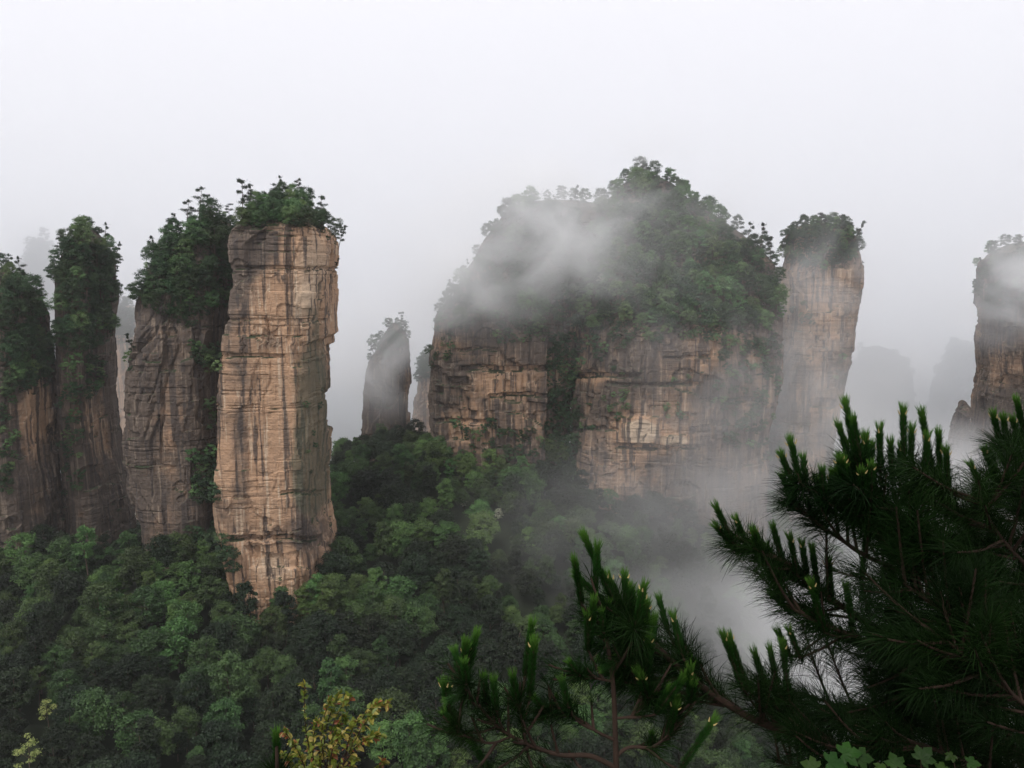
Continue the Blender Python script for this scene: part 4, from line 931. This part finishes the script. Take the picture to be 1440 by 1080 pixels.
# ---- shoot tip of a young pine at the lower edge
young = Pine("pine_sapling", "single bright upright pine shoot poking up beside the yellow-leaved shrub", (-.735, 2.5, -2.62), 4)
young.trunk(p3([(391, 1560, 2.5), (391, 1300, 2.5), (390, 1110, 2.5), (389, 1050, 2.5)]), .010, .005)
young.limb(p3([(390, 1180, 2.5), (390, 1120, 2.5), (389, 1090, 2.5)]) and [(390, 1180, 2.5), (390, 1120, 2.5), (389, 1095, 2.5)], .006, .004, [((390, 1105), (388, 1032))], 0, nl=.11, needle_t0=.1)

# ---- the yellow-leaved shrub
M_YL = [leaf_material("shrub_leaf_green", (0.07, 0.12, 0.012), (0.16, 0.21, 0.03), .3, .4, .01, .4, 5, .1), leaf_material("shrub_leaf_yellow", (0.24, 0.24, 0.04), (0.42, 0.36, 0.09), .3, .4, .01, .4, 5, .1),
        leaf_material("shrub_leaf_red", (0.18, 0.07, 0.02), (0.30, 0.14, 0.05), .3, .45, .01, .4, 5, .1)]
def leaf_blades(soup, base, d, length, mats_p):
    n = len(base); d = unit(d); up = unit(np.array([0, 0, 1.0]) + fr.normal(0, .45, (n, 3))); s_ = unit(np.cross(d, up)); nn = np.cross(s_, d)
    L_ = length*fr.uniform(.6, 1.25, n)[:, None]; w = L_*.30
    t = [base, base+d*L_*.5-nn*L_*.06, base+d*L_-nn*L_*.22]
    V = np.stack([t[0], t[0]+d*L_*.35+s_*w+nn*L_*.08, t[0]+d*L_*.72+s_*w*.7+nn*L_*.02, t[2], t[0]+d*L_*.72-s_*w*.7+nn*L_*.02, t[0]+d*L_*.35-s_*w+nn*L_*.08, t[1]], 1).reshape(-1, 3)
    k = np.arange(n)[:, None]*7
    F = np.concatenate([k+np.array([[0, 1, 2, 6]]), k+np.array([[6, 2, 3, 4]]), k+np.array([[0, 6, 4, 5]])])
    mi = fr.choice(len(mats_p), n, p=mats_p); soup.add(V, F); soup.M[-1] = np.tile(mi, 3)
shrub = link("leafy_shrub", None, label="yellow-green shrub with reddish leaf tips standing on the rim below the orange pillar", cat="shrub", kind="thing")
SB = P(458, 1500, 2.8); shrub.location = SB
stem, lv = Soup(), Soup()
for tx, ty, mx_, my_ in [(428, 963, 432, 1040), (463, 985, 452, 1040), (478, 972, 458, 1030), (492, 978, 465, 1030), (546, 988, 510, 1020), (530, 990, 505, 1020), (524, 1004, 500, 1040), (400, 1028, 425, 1070), (396, 1058, 425, 1090), (446, 1012, 440, 1060), (502, 1012, 488, 1050), (535, 1034, 505, 1052), (518, 1040, 495, 1058),
                         (480, 1030, 466, 1060), (434, 1040, 440, 1075), (412, 1045, 430, 1080), (470, 1052, 462, 1085), (500, 1066, 486, 1090), (452, 1046, 450, 1080), (485, 1008, 466, 1050), (420, 1075, 440, 1110), (475, 1080, 466, 1110), (540, 1072, 510, 1100), (440, 1082, 446, 1110)]:
    dj = fr.normal(0, .06)
    ln = smooth_line([np.array(P(458+fr.normal(0, 6), 1240, 2.8)), np.array(P(458+fr.normal(0, 10), 1150, 2.8)), np.array(P(mx_, my_, 2.8+dj)), np.array(P(tx, ty, 2.8+dj*1.5))], 24) - np.array(SB)
    tube(stem, ln, .0045, .0012, 5)
    n = 48; q = np.clip((fr.random(n)**.7*.46 + .54)*23, 0, 22.9); i = q.astype(int); b = ln[i]*(1-(q-i)[:, None]) + ln[i+1]*(q-i)[:, None]
    T = unit(ln[i+1]-ln[i]); d = T*.55 + fr.normal(0, .62, (n, 3)) + np.array([0, 0, .1])
    leaf_blades(lv, b, d, .027, [.62, .29, .09])
for k in range(4):
    tube(stem, smooth_line([np.array(P(458+8*(k-1.5), 1500, 2.8))-np.array(SB), np.array(P(458+5*(k-1.5), 1380, 2.8))-np.array(SB), np.array(P(458+3*(k-1.5), 1235, 2.8))-np.array(SB)], 8), .008, .0045, 6)
link("stem", stem.mesh("stem", M_PINEBARK), shrub); link("leaves", lv.mesh("leaves", M_YL), shrub)

# ---- lobed leaves under the big pine
M_LOBE = leaf_material("lobed_leaf", (0.010, 0.032, 0.006), (0.022, 0.062, 0.010), .2, .5, .02, .12, 8, .15)
def lobed_plant(label, spots_, base_px, Y):
    o = link("lobed_leaf_plant", None, label=label, cat="plant", kind="thing"); B = P(*base_px, Y); o.location = B
    st = Soup()
    for (lx, ly, sz, rot) in spots_:
        c = np.array(P(lx, ly, Y + fr.normal(0, .03))); b0 = np.array(B)
        tube(st, smooth_line([np.zeros(3), (c-b0)*.5+np.array([fr.normal(0, .02), 0, .04]), c-b0], 12), .003, .0015, 5)
        # palmate blade with five toothed lobes, folded along its ribs
        ax = unit(np.array([math.cos(rot), -.45, math.sin(rot)])); nrm = unit(np.array([-.15*math.sin(rot), -.55, .8]) + fr.normal(0, .12, 3)); sd = unit(np.cross(nrm, ax)); ax = np.cross(sd, nrm)
        lf = Soup()
        for li, (a, ll) in enumerate([(-1.75, .55), (-.85, .82), (0, 1.0), (.85, .82), (1.75, .55)]):
            u = ax*math.cos(a)+sd*math.sin(a); v = -ax*math.sin(a)+sd*math.cos(a); L_ = sz*ll; w = L_*.34
            o2 = c-b0
            pts = [o2, o2+u*L_*.35+v*w*.8+nrm*L_*.03, o2+u*L_*.5+v*w*.62, o2+u*L_*.62+v*w*.85, o2+u*L_-nrm*L_*.15, o2+u*L_*.62-v*w*.85, o2+u*L_*.5-v*w*.62, o2+u*L_*.35-v*w*.8+nrm*L_*.03, o2+u*L_*.5-nrm*L_*.03]
            lf.add(pts, [(0, 1, 2, 8), (8, 2, 3, 4), (8, 4, 5, 6), (0, 8, 6, 7)])
        link("leaf", lf.mesh("leaf", M_LOBE), o)
    link("stem", st.mesh("stem", M_PINEBARK), o)
lobed_plant("broad lobed leaves at the foot of the big pine, the denser clump", [(1165, 1072, .06, .4), (1185, 1060, .065, .9), (1205, 1064, .055, .2), (1148, 1080, .05, 2.2), (1175, 1088, .06, 1.4)], (1180, 1400), 2.3)
lobed_plant("broad lobed leaves under the big pine, between denser clump and thin sprig", [(1295, 1068, .055, 1.4), (1262, 1078, .05, 1.9), (1320, 1082, .045, .5), (1245, 1082, .045, 2.6)], (1290, 1400), 2.3)
lobed_plant("thin sprig with two small lobed leaves under the big pine", [(1362, 1072, .04, .5), (1340, 1062, .03, 2.4)], (1352, 1400), 2.3)
# ------------------------------------------------------------------ haze and mist
def volume_material(name, density, color=(0.988, 0.994, 1.0), soft=False, scale=0.02, lo=0.42, hi=0.68, seed=0.0, aniso=0.2):
    m, n, N, L = mat(name)
    out = N("ShaderNodeOutputMaterial"); pv = N("ShaderNodeVolumePrincipled")
    pv.inputs["Color"].default_value = (*color, 1); pv.inputs["Density"].default_value = density; pv.inputs["Anisotropy"].default_value = aniso
    if soft:
        tcn = N("ShaderNodeTexCoord"); ln = N("ShaderNodeVectorMath"); ln.operation = 'LENGTH'
        fa = N("ShaderNodeMapRange"); fa.interpolation_type = 'SMOOTHSTEP'
        fa.inputs[1].default_value = 1.0; fa.inputs[2].default_value = 0.15
        geo = N("ShaderNodeNewGeometry"); mp = N("ShaderNodeMapping"); mp.inputs["Scale"].default_value = (scale, scale, scale*1.3); mp.inputs["Location"].default_value = (seed, seed*1.7, 0)
        no = N("ShaderNodeTexNoise"); no.inputs["Scale"].default_value = 1.0; no.inputs["Detail"].default_value = 6; no.inputs["Roughness"].default_value = .55; no.inputs["Distortion"].default_value = .55
        nr = N("ShaderNodeMapRange"); nr.inputs[1].default_value = lo; nr.inputs[2].default_value = hi; nr.interpolation_type = 'SMOOTHSTEP'
        m1 = N("ShaderNodeMath"); m1.operation = 'MULTIPLY'; m2 = N("ShaderNodeMath"); m2.operation = 'MULTIPLY'; m2.inputs[1].default_value = density
        L(tcn.outputs["Object"], ln.inputs[0]); L(ln.outputs["Value"], fa.inputs[0]); L(geo.outputs["Position"], mp.inputs[0]); L(mp.outputs[0], no.inputs["Vector"])
        L(no.outputs[0], nr.inputs[0]); L(fa.outputs[0], m1.inputs[0]); L(nr.outputs[0], m1.inputs[1]); L(m1.outputs[0], m2.inputs[0]); L(m2.outputs[0], pv.inputs["Density"])
    L(pv.outputs[0], out.inputs["Volume"])
    return m
def box_mesh(name, x0, x1, y0, y1, z0, z1, m):
    V = [(x, y, z) for z in (z0, z1) for y in (y0, y1) for x in (x0, x1)]
    F = [(0, 2, 3, 1), (4, 5, 7, 6), (0, 1, 5, 4), (2, 6, 7, 3), (0, 4, 6, 2), (1, 3, 7, 5)]
    return new_mesh(name, V, F, m)
link("haze", box_mesh("haze", -1450, 1450, -100, 1450, -262, 85, volume_material("haze_air", 0.00008)), kind="stuff")
link("mist_bank", box_mesh("mist_bank", -1350, 1350, 500, 1350, -255, 320, volume_material("mist_bank", 0.0050, aniso=0.82)), kind="stuff")
def mist(px, py, Y, rx, ry, rz, density, scale=0.025, lo=.42, hi=.68, seed=0.0):
    import bmesh
    bm = bmesh.new(); bmesh.ops.create_icosphere(bm, subdivisions=3, radius=1.0)
    m = volume_material("mist_wisp", density, soft=True, scale=scale, lo=lo, hi=hi, seed=seed)
    me = bpy.data.meshes.new("mist"); bm.to_mesh(me); bm.free(); me.materials.append(m)
    o = link("mist", me, kind="stuff"); o.location = P(px, py, Y); o.scale = (rx, ry, rz)
    return o
mist(740, 340, 362, 76, 26, 48, 0.062, scale=.027, seed=1.3, lo=.36, hi=.66)
mist(650, 410, 366, 50, 22, 30, 0.045, seed=3.3, lo=.38, hi=.62)
mist(860, 270, 380, 95, 22, 44, 0.045, seed=4.1, lo=.38, hi=.62)
mist(900, 400, 335, 120, 10, 60, 0.016, seed=14.1, lo=.34)
mist(1040, 630, 330, 78, 18, 76, 0.027, scale=.02, lo=.32, hi=.66, seed=2.2)
mist(880, 720, 290, 80, 14, 45, 0.010, scale=.02, lo=.32, hi=.66, seed=22.2)
mist(1000, 790, 280, 110, 14, 60, 0.015, scale=.016, lo=.25, hi=.7, seed=31.2)
mist(1100, 900, 285, 95, 40, 46, 0.020, scale=.022, lo=.28, hi=.6, seed=8.2)
mist(1250, 960, 290, 90, 50, 60, 0.045, scale=.018, lo=.2, hi=.6, seed=10.2)
mist(1150, 510, 388, 78, 18, 110, 0.042, seed=5.0, lo=.32)
mist(1320, 690, 405, 95, 30, 50, 0.045, lo=.25, hi=.6, seed=6.6)
mist(1430, 400, 392, 48, 22, 42, 0.055, seed=7.7, lo=.34)
mist(515, 500, 412, 50, 18, 44, 0.070, lo=.35, hi=.62, seed=9.9)
